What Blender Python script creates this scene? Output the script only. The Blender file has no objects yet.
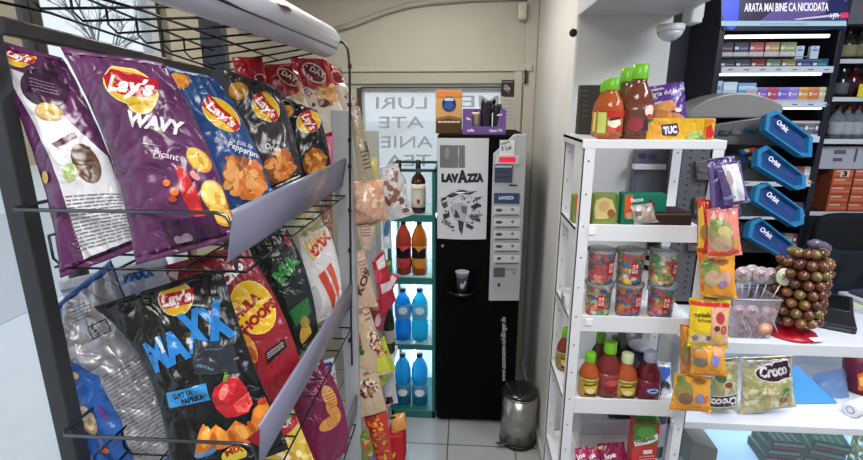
import bpy, bmesh, math, random
from mathutils import Vector, noise, Matrix
random.seed(7)
sc = bpy.context.scene
COL = sc.collection
# ------------------------------------------------------------------ camera measurements
F = 487.; CX = 431.5; CY = 230.; EYE = 2.0
PITCH = math.atan(127 / 487.); YAW = math.radians(3.92)
_fh = Vector((-math.sin(YAW), math.cos(YAW), 0)); _r = Vector((math.cos(YAW), math.sin(YAW), 0))
_fwd = _fh * math.cos(PITCH) - Vector((0, 0, math.sin(PITCH)))
_up = _fh * math.sin(PITCH) + Vector((0, 0, math.cos(PITCH)))
CAM = Vector((0, 0, EYE))
def ray(px, py): return _fwd + _r * ((px - CX) / F) + _up * ((CY - py) / F)
def at(px, py, X=None, Y=None, Z=None):
    d = ray(px, py)
    t = X / d.x if X is not None else Y / d.y if Y is not None else (Z - EYE) / d.z
    return CAM + d * t
def on_plane(px, py, P0, n):
    d = ray(px, py)
    return CAM + d * ((P0 - CAM).dot(n) / d.dot(n))
cam = bpy.data.cameras.new('camera'); camo = bpy.data.objects.new('camera', cam); COL.objects.link(camo)
camo.location = CAM; camo.rotation_euler = (math.pi / 2 - PITCH, 0, YAW)
cam.sensor_width = 36; cam.lens = 36 * F / 863; cam.clip_start = .02
sc.camera = camo
# ------------------------------------------------------------------ materials
def lin(c): return tuple((x / 255 / 12.92 if x <= 10 else ((x / 255 + .055) / 1.055) ** 2.4) for x in c)
_mats = {}
FIN = {'film': (.26, 0, .5), 'paper': (.75, 0, .2), 'plastic': (.35, 0, .5), 'gloss': (.12, 0, .6), 'metal': (.28, 1, .5), 'matte': (.9, 0, .1),
       'foil': (.4, .55, .5), 'paint': (.5, 0, .35)}
def M(c, fin='plastic', key=None):
    k = (tuple(c), fin)
    if k in _mats: return _mats[k]
    m = bpy.data.materials.new('%s_%02x%02x%02x' % ((fin,) + tuple(int(x) for x in c))); m.use_nodes = True
    nt = m.node_tree; b = nt.nodes['Principled BSDF']
    ro, me, sp = FIN[fin]
    b.inputs['Base Color'].default_value = lin(c) + (1,)
    b.inputs['Roughness'].default_value = ro; b.inputs['Metallic'].default_value = me
    b.inputs['Specular IOR Level'].default_value = sp
    if fin in ('film', 'foil'):
        tc = nt.nodes.new('ShaderNodeTexCoord'); nz = nt.nodes.new('ShaderNodeTexNoise'); bp = nt.nodes.new('ShaderNodeBump')
        nz.inputs['Scale'].default_value = 11; nz.inputs['Detail'].default_value = 2.2; nz.inputs['Distortion'].default_value = .7
        sb = nt.nodes.new('ShaderNodeMath'); sb.operation = 'SUBTRACT'; sb.inputs[1].default_value = .5; ab = nt.nodes.new('ShaderNodeMath'); ab.operation = 'ABSOLUTE'
        pw = nt.nodes.new('ShaderNodeMath'); pw.operation = 'POWER'; pw.inputs[1].default_value = .6
        bp.inputs['Strength'].default_value = .55 if fin == 'film' else .8; bp.inputs['Distance'].default_value = .022 if fin == 'film' else .02
        nt.links.new(tc.outputs['Object'], nz.inputs['Vector']); nt.links.new(nz.outputs['Fac'], sb.inputs[0]); nt.links.new(sb.outputs[0], ab.inputs[0]); nt.links.new(ab.outputs[0], pw.inputs[0])
        nt.links.new(pw.outputs[0], bp.inputs['Height']); nt.links.new(bp.outputs['Normal'], b.inputs['Normal'])
        if fin == 'film':
            b.inputs['Coat Weight'].default_value = .35; b.inputs['Coat Roughness'].default_value = .15
    if fin == 'paint' or fin == 'paper':
        tc = nt.nodes.new('ShaderNodeTexCoord'); nz = nt.nodes.new('ShaderNodeTexNoise'); mx = nt.nodes.new('ShaderNodeMix'); mx.data_type = 'RGBA'
        nz.inputs['Scale'].default_value = 5; nz.inputs['Detail'].default_value = 6
        l = lin(c)
        mx.inputs[6].default_value = tuple(x * .9 for x in l) + (1,); mx.inputs[7].default_value = tuple(min(1, x * 1.06) for x in l) + (1,)
        nt.links.new(tc.outputs['Object'], nz.inputs['Vector']); nt.links.new(nz.outputs['Fac'], mx.inputs[0]); nt.links.new(mx.outputs[2], b.inputs['Base Color'])
    _mats[k] = m; return m
def EM(c, s):
    k = (tuple(c), 'em', s)
    if k in _mats: return _mats[k]
    m = bpy.data.materials.new('light_%d' % len(_mats)); m.use_nodes = True; b = m.node_tree.nodes['Principled BSDF']
    b.inputs['Base Color'].default_value = (0, 0, 0, 1) if s < 3 else lin(c) + (1,)
    b.inputs['Emission Color'].default_value = lin(c) + (1,); b.inputs['Emission Strength'].default_value = s
    b.inputs['Roughness'].default_value = .3
    _mats[k] = m; return m
def CLEAR(c, density=.2, trans=0.0, rough=.08):
    """clear plastic / glass: see-through film with a glossy surface; density = share of the coloured body"""
    k = (tuple(c), 'clear', density, trans)
    if k in _mats: return _mats[k]
    m = bpy.data.materials.new('clear_%d' % len(_mats)); m.use_nodes = True; nt = m.node_tree
    b = nt.nodes['Principled BSDF']; out = nt.nodes['Material Output']
    b.inputs['Base Color'].default_value = lin(c) + (1,); b.inputs['Roughness'].default_value = rough
    tr = nt.nodes.new('ShaderNodeBsdfTransparent'); l = lin(c); mxv = max(max(l), .01)
    tr.inputs['Color'].default_value = tuple(.35 + .65 * x / mxv if trans == 0 else x / mxv for x in l) + (1,)
    body = b.outputs[0]
    if trans > 0:
        tl = nt.nodes.new('ShaderNodeBsdfTranslucent'); tl.inputs['Color'].default_value = l + (1,)
        m1 = nt.nodes.new('ShaderNodeMixShader'); m1.inputs[0].default_value = trans
        nt.links.new(b.outputs[0], m1.inputs[1]); nt.links.new(tl.outputs[0], m1.inputs[2]); body = m1.outputs[0]
    mx = nt.nodes.new('ShaderNodeMixShader'); mx.inputs[0].default_value = density
    nt.links.new(tr.outputs[0], mx.inputs[1]); nt.links.new(body, mx.inputs[2])
    gl = nt.nodes.new('ShaderNodeBsdfGlossy'); gl.inputs['Roughness'].default_value = rough
    fr = nt.nodes.new('ShaderNodeLayerWeight'); fr.inputs['Blend'].default_value = .12
    m2 = nt.nodes.new('ShaderNodeMixShader')
    nt.links.new(fr.outputs['Fresnel'], m2.inputs[0]); nt.links.new(mx.outputs[0], m2.inputs[1]); nt.links.new(gl.outputs[0], m2.inputs[2])
    nt.links.new(m2.outputs[0], out.inputs['Surface'])
    _mats[k] = m; return m
# ------------------------------------------------------------------ text outlines
_txt = {}
def text2d(s, bold=.02, shear=0.0):
    k = (s, bold, shear)
    if k in _txt: return _txt[k]
    cu = bpy.data.curves.new('t', 'FONT'); cu.body = s; cu.offset = bold; cu.shear = shear; cu.resolution_u = 2
    o = bpy.data.objects.new('t', cu); COL.objects.link(o)
    dg = bpy.context.evaluated_depsgraph_get(); dg.update()
    me = bpy.data.meshes.new_from_object(o.evaluated_get(dg))
    vs = [(v.co.x, v.co.y) for v in me.vertices]; fs = [tuple(p.vertices) for p in me.polygons]
    bpy.data.objects.remove(o); bpy.data.curves.remove(cu); bpy.data.meshes.remove(me)
    x0 = min(v[0] for v in vs); x1 = max(v[0] for v in vs); y1 = max(v[1] for v in vs)
    vs = [((v[0] - x0) / (x1 - x0), v[1] / .73) for v in vs]
    _txt[k] = (vs, fs); return _txt[k]
# ------------------------------------------------------------------ flat artwork in 2D (pixel frame of the photograph, or any 2D frame)
def ell(cx, cy, rx, ry, rot=0, n=22):
    c, s = math.cos(math.radians(rot)), math.sin(math.radians(rot))
    return [(cx + rx * math.cos(a) * c - ry * math.sin(a) * s, cy + rx * math.cos(a) * s + ry * math.sin(a) * c) for a in [2 * math.pi * i / n for i in range(n)]]
def art2d(items):
    """-> list of (verts2d, faces, colour)"""
    out = []
    for it in items:
        t = it[0]
        if t == 'E':
            p = ell(*it[1:6]); out.append((p, [tuple(range(len(p)))], it[6]))
        elif t == 'P':
            out.append((list(it[1]), [tuple(range(len(it[1])))], it[2]))
        elif t == 'T':
            s, x0, y0, x1, y1, h, c = it[1:8]; bold = it[8] if len(it) > 8 else .02; mir = it[9] if len(it) > 9 else False; sh = it[10] if len(it) > 10 else 0
            vs, fs = text2d(s, bold, sh); dx, dy = x1 - x0, y1 - y0; L = math.hypot(dx, dy) or 1; ux, uy = dy / L * h, -dx / L * h
            if mir: vs = [(1 - a, b) for a, b in vs]
            out.append(([(x0 + dx * a + ux * b, y0 + dy * a + uy * b) for a, b in vs], fs, c))
        elif t == 'L':
            q, n, c = it[1], it[2], it[3]; fill = it[4] if len(it) > 4 else .45
            V, Fs = [], []
            def bl(u, v): return tuple((q[0][k] * (1 - u) + q[1][k] * u) * (1 - v) + (q[3][k] * (1 - u) + q[2][k] * u) * v for k in (0, 1))
            for i in range(n):
                u = 0
                while u < .97:
                    w = random.uniform(.06, .2); u1 = min(1, u + w); b = len(V)
                    V += [bl(u, i / n), bl(u1, i / n), bl(u1, (i + fill) / n), bl(u, (i + fill) / n)]; Fs.append((b, b + 1, b + 2, b + 3)); u = u1 + .025
            out.append((V, Fs, c))
        elif t == 'H':      # heap of blobs inside an ellipse
            cx, cy, rx, ry, rot, n, cols, s = it[1:9]; asp = it[9] if len(it) > 9 else .65
            by = {}
            for i in range(n):
                a = random.uniform(0, 6.283); r = math.sqrt(random.random())
                co, si = math.cos(math.radians(rot)), math.sin(math.radians(rot))
                x, y = rx * r * math.cos(a), ry * r * math.sin(a)
                k = i % len(cols); p = ell(cx + x * co - y * si, cy + x * si + y * co, s * random.uniform(.7, 1.2), s * asp * random.uniform(.7, 1.2), random.uniform(0, 180), 9)
                by.setdefault(k, []).append(p)
            for rep in range(2):
                for k, ps in by.items():
                    V, Fs = [], []
                    for p in ps[rep::2]:
                        b = len(V); V += p; Fs.append(tuple(range(b, b + len(p))))
                    if V: out.append((V, Fs, cols[k]))
    return out
# ------------------------------------------------------------------ mesh builder
OFF = {}
class MB:
    def __init__(s): s.v = []; s.f = []; s.mi = []; s.sm = []; s.mats = []
    def mat(s, m):
        if m not in s.mats: s.mats.append(m)
        return s.mats.index(m)
    def add(s, vs, fs, m, smooth=False):
        b = len(s.v); k = s.mat(m); s.v += [Vector(v) for v in vs]
        for f in fs: s.f.append(tuple(b + i for i in f)); s.mi.append(k); s.sm.append(smooth)
        return s
    def box(s, x0, x1, y0, y1, z0, z1, m, T=None):
        vs = [Vector((x, y, z)) for z in (z0, z1) for y in (y0, y1) for x in (x0, x1)]
        if T is not None: vs = [T @ v for v in vs]
        return s.add(vs, [(0, 2, 3, 1), (4, 5, 7, 6), (0, 1, 5, 4), (2, 6, 7, 3), (0, 4, 6, 2), (1, 3, 7, 5)], m)
    def slab(s, q, d, m):
        """box from a quad of 4 world points pushed along vector d"""
        d = Vector(d); vs = [Vector(p) for p in q] + [Vector(p) + d for p in q]
        return s.add(vs, [(0, 1, 2, 3), (7, 6, 5, 4), (0, 4, 5, 1), (1, 5, 6, 2), (2, 6, 7, 3), (3, 7, 4, 0)], m)
    def prism(s, pts, d, m):
        n = len(pts); d = Vector(d); vs = [Vector(p) for p in pts] + [Vector(p) + d for p in pts]
        return s.add(vs, [tuple(range(n)), tuple(range(2 * n - 1, n - 1, -1))] + [(i, i + n, (i + 1) % n + n, (i + 1) % n) for i in range(n)], m)
    def tube(s, pts, r, m, n=8, closed=False):
        pts = [Vector(p) for p in pts]; vs = []; N = len(pts)
        for i, p in enumerate(pts):
            a = pts[i - 1] if (i > 0 or closed) else p; b = pts[(i + 1) % N] if (i < N - 1 or closed) else p
            d = (b - a).normalized(); u = d.cross(Vector((0, 0, 1)))
            if u.length < .05: u = d.cross(Vector((1, 0, 0)))
            u.normalize(); w = d.cross(u); rr = r[i] if isinstance(r, (list, tuple)) else r
            vs += [p + (u * math.cos(2 * math.pi * k / n) + w * math.sin(2 * math.pi * k / n)) * rr for k in range(n)]
        fs = [(i * n + k, i * n + (k + 1) % n, ((i + 1) % N) * n + (k + 1) % n, ((i + 1) % N) * n + k) for i in range(N if closed else N - 1) for k in range(n)]
        if not closed: fs += [tuple(range(n - 1, -1, -1)), tuple(range((N - 1) * n, N * n))]
        return s.add(vs, fs, m, True)
    def lathe(s, prof, c, m, n=20, ax=None, rib=0):
        """profile [(r, z)] around vertical axis at c (or tilted by matrix ax)"""
        c = Vector(c); vs = []
        for r, z in prof:
            for k in range(n):
                a = 2 * math.pi * k / n; rr = r * (1 + (rib if k % 2 else 0))
                v = Vector((rr * math.cos(a), rr * math.sin(a), z)); vs.append(c + (ax @ v if ax is not None else v))
        N = len(prof); fs = [(i * n + k, i * n + (k + 1) % n, (i + 1) * n + (k + 1) % n, (i + 1) * n + k) for i in range(N - 1) for k in range(n)]
        if prof[0][0] > 1e-4: fs.append(tuple(range(n - 1, -1, -1)))
        if prof[-1][0] > 1e-4: fs.append(tuple(range((N - 1) * n, N * n)))
        return s.add(vs, fs, m, True)
    def ball(s, c, r, m, n=12, sq=(1, 1, 1)):
        prof = [(max(1e-5, r * math.sin(math.pi * i / (n // 2))), -r * math.cos(math.pi * i / (n // 2))) for i in range(n // 2 + 1)]
        return s.lathe(prof, c, m, n, Matrix.Diagonal(Vector(sq)))
    def art(s, items, mapper, fin='film', cuts=None, px2uv=None, base=.002, step=.00012, xcuts=None):
        for li, (vs, fs, c) in enumerate(art2d(items)):
            if px2uv: vs = [px2uv(*v) for v in vs]
            mat = c if isinstance(c, bpy.types.Material) else M(c, fin)
            if cuts or xcuts:
                bm = bmesh.new(); bv = [bm.verts.new((a, b, 0)) for a, b in vs]
                for f in fs:
                    try: bm.faces.new([bv[i] for i in f])
                    except ValueError: pass
                for x in xcuts or ():
                    if bm.verts: bmesh.ops.bisect_plane(bm, geom=bm.verts[:] + bm.edges[:] + bm.faces[:], plane_co=(x, 0, 0), plane_no=(1, 0, 0))
                for k, N in enumerate(cuts or ()):
                    no = (1, 0, 0) if k == 0 else (0, 1, 0)
                    if not bm.verts: break
                    lo = min(v.co[k] for v in bm.verts); hi = max(v.co[k] for v in bm.verts)
                    for edge, keep in ((.012, 1), (.988, -1)) if k == 0 else ((.03, 1), (.97, -1)):
                        if (lo < edge) if keep > 0 else (hi > edge):
                            co = [0, 0, 0]; co[k] = edge
                            bmesh.ops.bisect_plane(bm, geom=bm.verts[:] + bm.edges[:] + bm.faces[:], plane_co=co, plane_no=no, clear_inner=keep > 0, clear_outer=keep < 0)
                    for i in range(1, N):
                        x = i / N
                        if lo < x < hi:
                            co = [0, 0, 0]; co[k] = x
                            bmesh.ops.bisect_plane(bm, geom=bm.verts[:] + bm.edges[:] + bm.faces[:], plane_co=co, plane_no=no)
                bm.verts.index_update(); vs = [(v.co.x, v.co.y) for v in bm.verts]; fs = [tuple(v.index for v in f.verts) for f in bm.faces]; bm.free()
            if not fs: continue
            e = base + step * li
            s.add([mapper(a, b, e) for a, b in vs], fs, mat, bool(cuts or xcuts))
        return s
    def build(s, name, parent=None, bevel=0, loc=None, label=None, cat=None, group=None, kind=None, seg=2):
        if parent is not None: base = OFF[parent.name]
        elif loc is not None: base = Vector(loc)
        else:
            xs = [v.x for v in s.v]; ys = [v.y for v in s.v]; base = Vector(((min(xs) + max(xs)) / 2, (min(ys) + max(ys)) / 2, min(v.z for v in s.v)))
        me = bpy.data.meshes.new(name); me.from_pydata([tuple(v - base) for v in s.v], [], s.f)
        for m in s.mats: me.materials.append(m)
        me.polygons.foreach_set('material_index', s.mi); me.polygons.foreach_set('use_smooth', s.sm); me.update()
        o = bpy.data.objects.new(name, me); COL.objects.link(o); OFF[o.name] = base
        if parent is not None: o.parent = parent
        else: o.location = base
        if bevel:
            b = o.modifiers.new('bevel', 'BEVEL'); b.width = bevel; b.segments = seg; b.limit_method = 'ANGLE'; b.angle_limit = math.radians(40)
        tag(o, label, cat, group, kind); return o
def tag(o, label=None, cat=None, group=None, kind=None):
    if label: o['label'] = label
    if cat: o['category'] = cat
    if group: o['group'] = group
    if kind: o['kind'] = kind
    return o
def thing(name, label, cat, loc=(0, 0, 0), group=None):
    o = bpy.data.objects.new(name, None); COL.objects.link(o); o.empty_display_size = .05; o.location = loc; OFF[o.name] = Vector(loc)
    return tag(o, label, cat, group)
ACUT = [i * .16 - 1.6 for i in range(21)]
def dup(root, loc, rotz=0, label=None, group=None, scale=None):
    r = root.copy(); COL.objects.link(r); r.location = loc; r.rotation_euler = (0, 0, rotz)
    if scale: r.scale = scale
    if label: r['label'] = label
    if group: r['group'] = group
    for ch in list(root.children):
        c = ch.copy(); COL.objects.link(c); c.parent = r
        for g in ch.children:
            d = g.copy(); COL.objects.link(d); d.parent = c
    return r
def struct(name, mb, bevel=0, loc=None): return mb.build(name, bevel=bevel, kind='structure', loc=loc)
def flat(P0, n):
    """mapper from photograph pixels to a world plane, raised by e along n"""
    P0 = Vector(P0); n = Vector(n).normalized()
    return lambda a, b, e: on_plane(a, b, P0, n) + n * e
def front(Y): return flat((0, Y, 0), (0, -1, 0))
def wb(x0, y0, x1, y1, Y):
    a = at(x0, (y0 + y1) / 2, Y=Y); b = at(x1, (y0 + y1) / 2, Y=Y); c = at((x0 + x1) / 2, y0, Y=Y); d = at((x0 + x1) / 2, y1, Y=Y)
    return a.x, b.x, d.z, c.z
# ------------------------------------------------------------------ filled film pouches
def pouch(name, label, cat, px, Yc, n, th, col, art=(), group=None, fin='film', back=None, res=(18, 24), wr=1.0, seals=True, seed=0, sealcol=None, bow=None):
    n = Vector(n).normalized()
    cx = sum(p[0] for p in px) / 4; cy = sum(p[1] for p in px) / 4
    P0 = at(cx, cy, Y=Yc); Q = [on_plane(a, b, P0, n) for a, b in px]
    ML = on_plane(*bow[0], P0, n) if bow and bow[0] else (Q[0] + Q[3]) / 2; MR = on_plane(*bow[1], P0, n) if bow and bow[1] else (Q[1] + Q[2]) / 2
    def PQ(u, v):
        a, b, c = 2 * (v - .5) * (v - 1), 4 * v * (1 - v), 2 * v * (v - .5)
        return (Q[0] * a + ML * b + Q[3] * c) * (1 - u) + (Q[1] * a + MR * b + Q[2] * c) * u
    w = ((Q[1] - Q[0]).length + (Q[2] - Q[3]).length) / 2; h = ((Q[3] - Q[0]).length + (Q[2] - Q[1]).length) / 2
    so = seed * 7.31 + cx * .37
    def S(u, v, side=1, e=0):
        uu = min(1, max(0, u)); vv = min(1, max(0, v))
        pin = .035 * math.sin(math.pi * vv)
        ue = u + pin * (1 - 2 * u) * abs(1 - 2 * u)
        p = PQ(ue, v)
        pr = (max(0, math.sin(math.pi * uu)) ** .55) * (max(0, math.sin(math.pi * vv)) ** .62)
        ev = min(vv, 1 - vv); eu = min(uu, 1 - uu)
        pl = math.sin(uu * 31 + so + 3 * noise.noise((uu * 3, vv * 2, so))) * math.exp(-ev / .11) * min(1, ev / .04) * .16
        q = Vector((uu * w / .05, vv * h / .07, so + side))
        rd = 1 - abs(noise.noise(q * .55)) * 2
        wrk = noise.noise(q) * .10 + noise.noise(q * 2.3) * .06 + max(0, rd) ** 4 * .13
        d = th * (pr * (.5 + wr * .5 * wrk * 2) + wr * pl * .5 * min(1, eu / .06))
        sg = math.sin(vv * 40 + so) * .0012 * wr * (1 if eu < .05 else 0)
        return p + n * (side * (max(.0009, d) + e) + sg)
    root = thing(name, label, cat, at(*[(px[2][k] + px[3][k]) / 2 for k in (0, 1)], Y=Yc) if False else (Q[2] + Q[3]) / 2, group)
    mb = MB(); nu, nv = res
    v0, v1 = (.035, .965) if seals else (0, 1)
    for side, c in ((1, col), (-1, back or col)):
        vs = [S(i / nu, (j / nv), side) if 0 < j < nv else S(i / nu, v0 if j == 0 else v1, side) for j in range(nv + 1) for i in range(nu + 1)]
        fs = [(j * (nu + 1) + i, j * (nu + 1) + i + 1, (j + 1) * (nu + 1) + i + 1, (j + 1) * (nu + 1) + i) for j in range(nv) for i in range(nu)]
        if side == 1: fs = [f[::-1] for f in fs]
        mb.add(vs, fs, c if isinstance(c, bpy.types.Material) else M(c, fin), True)
    def p2u(a, b):
        p = on_plane(a, b, P0 + n * th * .35, n) - n * th * .35; u = v = .5
        ax = (Q[1] - Q[0]).normalized(); ay = n.cross(ax)
        def g(u, v): q = PQ(u, v) - p; return q.dot(ax), q.dot(ay)
        for _ in range(9):
            f = g(u, v); fu = g(u + .01, v); fv = g(u, v + .01)
            du = [(fu[k] - f[k]) * 100 for k in (0, 1)]; dv = [(fv[k] - f[k]) * 100 for k in (0, 1)]
            D = du[0] * dv[1] - du[1] * dv[0]
            if abs(D) < 1e-9: break
            u -= (f[0] * dv[1] - f[1] * dv[0]) / D; v -= (du[0] * f[1] - du[1] * f[0]) / D
            u = min(1.6, max(-.6, u)); v = min(1.6, max(-.6, v))
        return u, v
    cache = {}
    def G(i, j):
        if (i, j) not in cache: cache[i, j] = S(i / nu, (v0 if j == 0 else v1 if j == nv else j / nv), 1)
        return cache[i, j]
    def onfilm(u, v, e):
        i = min(nu - 1, max(0, int(u * nu + 1e-6))); j = min(nv - 1, max(0, int(v * nv + 1e-6)))
        fu = u * nu - i; fv = v * nv - j
        return (G(i, j) * (1 - fu) + G(i + 1, j) * fu) * (1 - fv) + (G(i, j + 1) * (1 - fu) + G(i + 1, j + 1) * fu) * fv + n * e
    if art:
        mb.art(art, onfilm, fin if fin != 'foil' else 'film', cuts=res, px2uv=p2u)
    mb.build('pouch_body', root)
    if seals:
        sm = M(sealcol or (col if not isinstance(col, bpy.types.Material) else (200, 200, 200)), 'film')
        for a, b in ((-.012, .045), (.955, 1.012)):
            sb = MB(); N = 26; vs = []
            for j in range(5):
                v = a + (b - a) * j / 4
                for i in range(N + 1):
                    u = i / N; p = PQ(u, v)
                    vs.append(p + n * (.0011 + (.0012 if j % 2 else 0) + .004 * wr * math.sin(u * 9 + so) * (abs(v - .5) * 2 - .9) * 5))
            sb.add(vs, [(j * (N + 1) + i, (j + 1) * (N + 1) + i, (j + 1) * (N + 1) + i + 1, j * (N + 1) + i + 1) for j in range(4) for i in range(N)], sm, True)
            so_ = sb.build('seal', root); md = so_.modifiers.new('t', 'SOLIDIFY'); md.thickness = .0012
    return root
#@@SETTING
# ================================================================== SETTING
WH = (205, 204, 198)
def tilemat():
    m = bpy.data.materials.new('floor_tiles'); m.use_nodes = True; nt = m.node_tree; b = nt.nodes['Principled BSDF']
    tc = nt.nodes.new('ShaderNodeTexCoord'); br = nt.nodes.new('ShaderNodeTexBrick'); nz = nt.nodes.new('ShaderNodeTexNoise'); mx = nt.nodes.new('ShaderNodeMix'); mx.data_type = 'RGBA'; mx.blend_type = 'MULTIPLY'
    br.offset = 0; br.inputs['Scale'].default_value = 1; br.inputs['Brick Width'].default_value = .4; br.inputs['Row Height'].default_value = .4; br.inputs['Mortar Size'].default_value = .004
    br.inputs['Color1'].default_value = lin((178, 182, 184)) + (1,); br.inputs['Color2'].default_value = lin((168, 173, 176)) + (1,); br.inputs['Mortar'].default_value = lin((85, 88, 90)) + (1,)
    nz.inputs['Scale'].default_value = 7; nz.inputs['Detail'].default_value = 5
    nt.links.new(tc.outputs['Object'], br.inputs['Vector']); nt.links.new(tc.outputs['Object'], nz.inputs['Vector'])
    mx.inputs[0].default_value = .25; nt.links.new(br.outputs['Color'], mx.inputs[6]); nt.links.new(nz.outputs['Color'], mx.inputs[7]); nt.links.new(mx.outputs[2], b.inputs['Base Color'])
    b.inputs['Roughness'].default_value = .28; return m
fx = at(448, 440, Z=0).x; fy = at(460, 445, Z=0).y
mb = MB(); mb.box(-1.35, 3.4, -1.6, 3.6, -.1, 0, tilemat()); struct('floor', mb, loc=(fx, fy, 0))
mb = MB(); mb.box(-1.4, 3.5, -1.6, 3.6, 2.9, 3.0, M((200, 199, 194), 'paint')); struct('ceiling', mb)
CR = M((190, 187, 175), 'paint'); CRD = M((182, 179, 167), 'paint')
YB = 3.5
gx0 = at(362, 110, Y=YB).x; gx1 = at(501, 110, Y=YB).x; gz = at(440, 88, Y=YB).z
mb = MB(); mb.box(-1.4, .88, YB, YB + .12, gz, 2.9, CR); mb.box(-1.4, gx0, YB, YB + .12, 0, gz, CR); mb.box(gx1, .88, YB, YB + .12, 0, gz, CR); mb.box(gx0, gx1, YB, YB + .12, 0, .06, CR)
struct('wall_back', mb, .003)
def zz(y): return at(440, y, Y=YB).z
mb = MB(); mb.box(-.86, .44, YB - .035, YB, zz(72), zz(65), CR); mb.box(-.86, .44, YB - .02, YB, zz(84), zz(72), CRD); struct('trim_1', mb, .006)
mb = MB(); x0 = at(513, 100, Y=YB).x; mb.box(x0, at(521, 100, Y=YB).x, YB - .03, YB, 0, zz(70), CR); mb.box(at(521, 100, Y=YB).x + .012, .468, YB - .022, YB, 0, 2.9, CR); struct('trim_2', mb, .005)
mb = MB(); mb.box(gx0 - .03, gx0, YB - .01, YB + .01, .05, gz, M((70, 70, 68), 'plastic')); mb.box(gx0, gx1, YB - .01, YB + .01, gz - .004, gz + .01, M((60, 60, 58), 'plastic')); struct('trim_3', mb)
# window in the back wall with mirrored lettering
win = thing('window_1', None, None, (gx0, YB + .05, .06)); win['kind'] = 'structure'
mb = MB(); mb.box(gx0, gx1, YB + .05, YB + .056, .06, gz, CLEAR((222, 226, 228), .3, .5)); mb.build('glass_pane', win)
mb = MB(); mx0 = at(366, 180, Y=YB).x; mx1 = at(379, 180, Y=YB).x; mb.box(mx0, mx1, YB + .0, YB + .045, .06, at(370, 131, Y=YB).z, M((190, 192, 190), 'plastic'));
mb.box(gx0, gx1, YB + .02, YB + .045, gz - .03, gz - .006, M((225, 228, 228), 'plastic')); mb.build('window_frame', win, .003)
LC = (186, 192, 197)
mb = MB(); fm = front(YB + .049)
let = []
for row, y, x0, x1 in (('LURI', 108.5, 376, 427), ('ATE', 128, 379, 424), ('ANIE', 147.5, 381, 433), ('TEA', 166, 386, 431), ('ME', 107, 462, 499)):
    let.append(('T', row, x0, y, x1, y, 12, LC, .005, True))
mb.art(let, fm, 'paper'); mb.build('lettering', win)
# left wall: shop window onto the street
XL = -1.35
wy0, wy1 = .1, at(172, 55, X=XL).y
mb = MB(); BG = M((196, 186, 166), 'paint')
mb.box(XL - .12, XL, wy1, 3.6, -.1, 2.9, BG); mb.box(XL - .12, XL, -1.6, wy0, -.1, 2.9, BG); mb.box(XL - .12, XL, wy0, wy1, -.1, .12, BG); mb.box(XL - .12, XL, wy0, wy1, 2.62, 2.9, BG)
struct('wall_left', mb)
win = thing('window_2', None, None, (XL - .05, wy0, .12)); win['kind'] = 'structure'
mb = MB(); mb.box(XL - .06, XL - .052, wy0, wy1, .12, 2.62, CLEAR((230, 236, 240), .05)); mb.build('glass_pane', win)
my = at(46, 20, X=XL).y; DK = M((48, 44, 42), 'plastic')
mb = MB(); mb.box(XL - .08, XL - .03, my - .022, my + .022, .12, 2.62, DK); mb.box(XL - .08, XL - .03, wy1 - .03, wy1, .12, 2.62, DK); mb.box(XL - .08, XL - .03, wy1 - .085, wy1 - .03, .12, 2.62, M((215, 218, 220))); mb.box(XL - .08, XL - .03, wy0, wy0 + .04, .12, 2.62, DK)
mb.build('window_frame', win, .004)
# right: pillar block, beam above, far wall, closing walls
mb = MB(); mb.box(.47, .88, 2.3, 3.6, 0, 2.9, M((214, 213, 210), 'paint')); struct('wall_right', mb, .012)
mb = MB(); mb.box(.458, .47, 2.3, 3.5, 0, .085, M((200, 198, 192), 'paint')); struct('baseboard_right', mb, .003)
mb = MB(); mb.box(.47, .885, .85, 2.3, 2.36, 2.9, M((196, 197, 200), 'paint')); struct('beam', mb, .006)
mb = MB(); mb.box(.88, 3.5, 3.15, 3.3, 0, 2.9, M((176, 177, 190), 'paint')); struct('wall_far', mb)
mb = MB(); mb.box(3.4, 3.5, -1.6, 3.2, 0, 2.9, M((190, 190, 192), 'paint')); struct('wall_side', mb)
mb = MB(); mb.box(-1.4, 3.5, -1.7, -1.6, 0, 2.9, M((190, 190, 188), 'paint')); struct('wall_front', mb)
# cable conduit bending over the back panel
mb = MB(); pts = [at(330, 31, Y=YB - .02), at(352, 25, Y=YB - .02), at(385, 12, Y=YB - .02), at(410, 5, Y=YB - .02), at(432, 2, Y=YB - .02), at(470, -1, Y=YB - .02), at(530, -3, Y=YB - .02)]
mb.tube(pts, .018, M((178, 174, 160), 'paint'), 8); mb.build('cable_conduit', label='cream cable conduit bending across the top of the back wall', cat='conduit')
bx = wb(518, 2, 527, 20, YB - .05)
t = thing('alarm_sensor', 'small cream sensor box high in the corner of the back wall', 'sensor', ((bx[0] + bx[1]) / 2, YB - .022, bx[2]))
mb = MB(); mb.box(bx[0], bx[1], YB - .07, YB - .021, bx[2], bx[3], M((196, 192, 178), 'plastic')); mb.build('housing', t, .012)
mb = MB(); mb.box(bx[0] + .012, bx[1] - .012, YB - .074, YB - .069, bx[2] + .015, bx[2] + .06, M((206, 203, 192), 'gloss')); mb.build('lens', t, .003)
bx = wb(523.5, 70, 526.5, 84, YB - .02); mb = MB(); c = Vector(((bx[0] + bx[1]) / 2, YB - .04, bx[2])); mb.lathe([(.006, 0), (.006, bx[3] - bx[2])], c, M((70, 66, 60), 'metal'), 8)
mb.box(c.x - .004, c.x + .02, YB - .034, YB - .031, bx[2] + .005, bx[3] - .005, M((90, 86, 80), 'metal')); mb.build('door_hinge', label='dark hinge on the cream frame beside the back window', cat='hinge')
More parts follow.
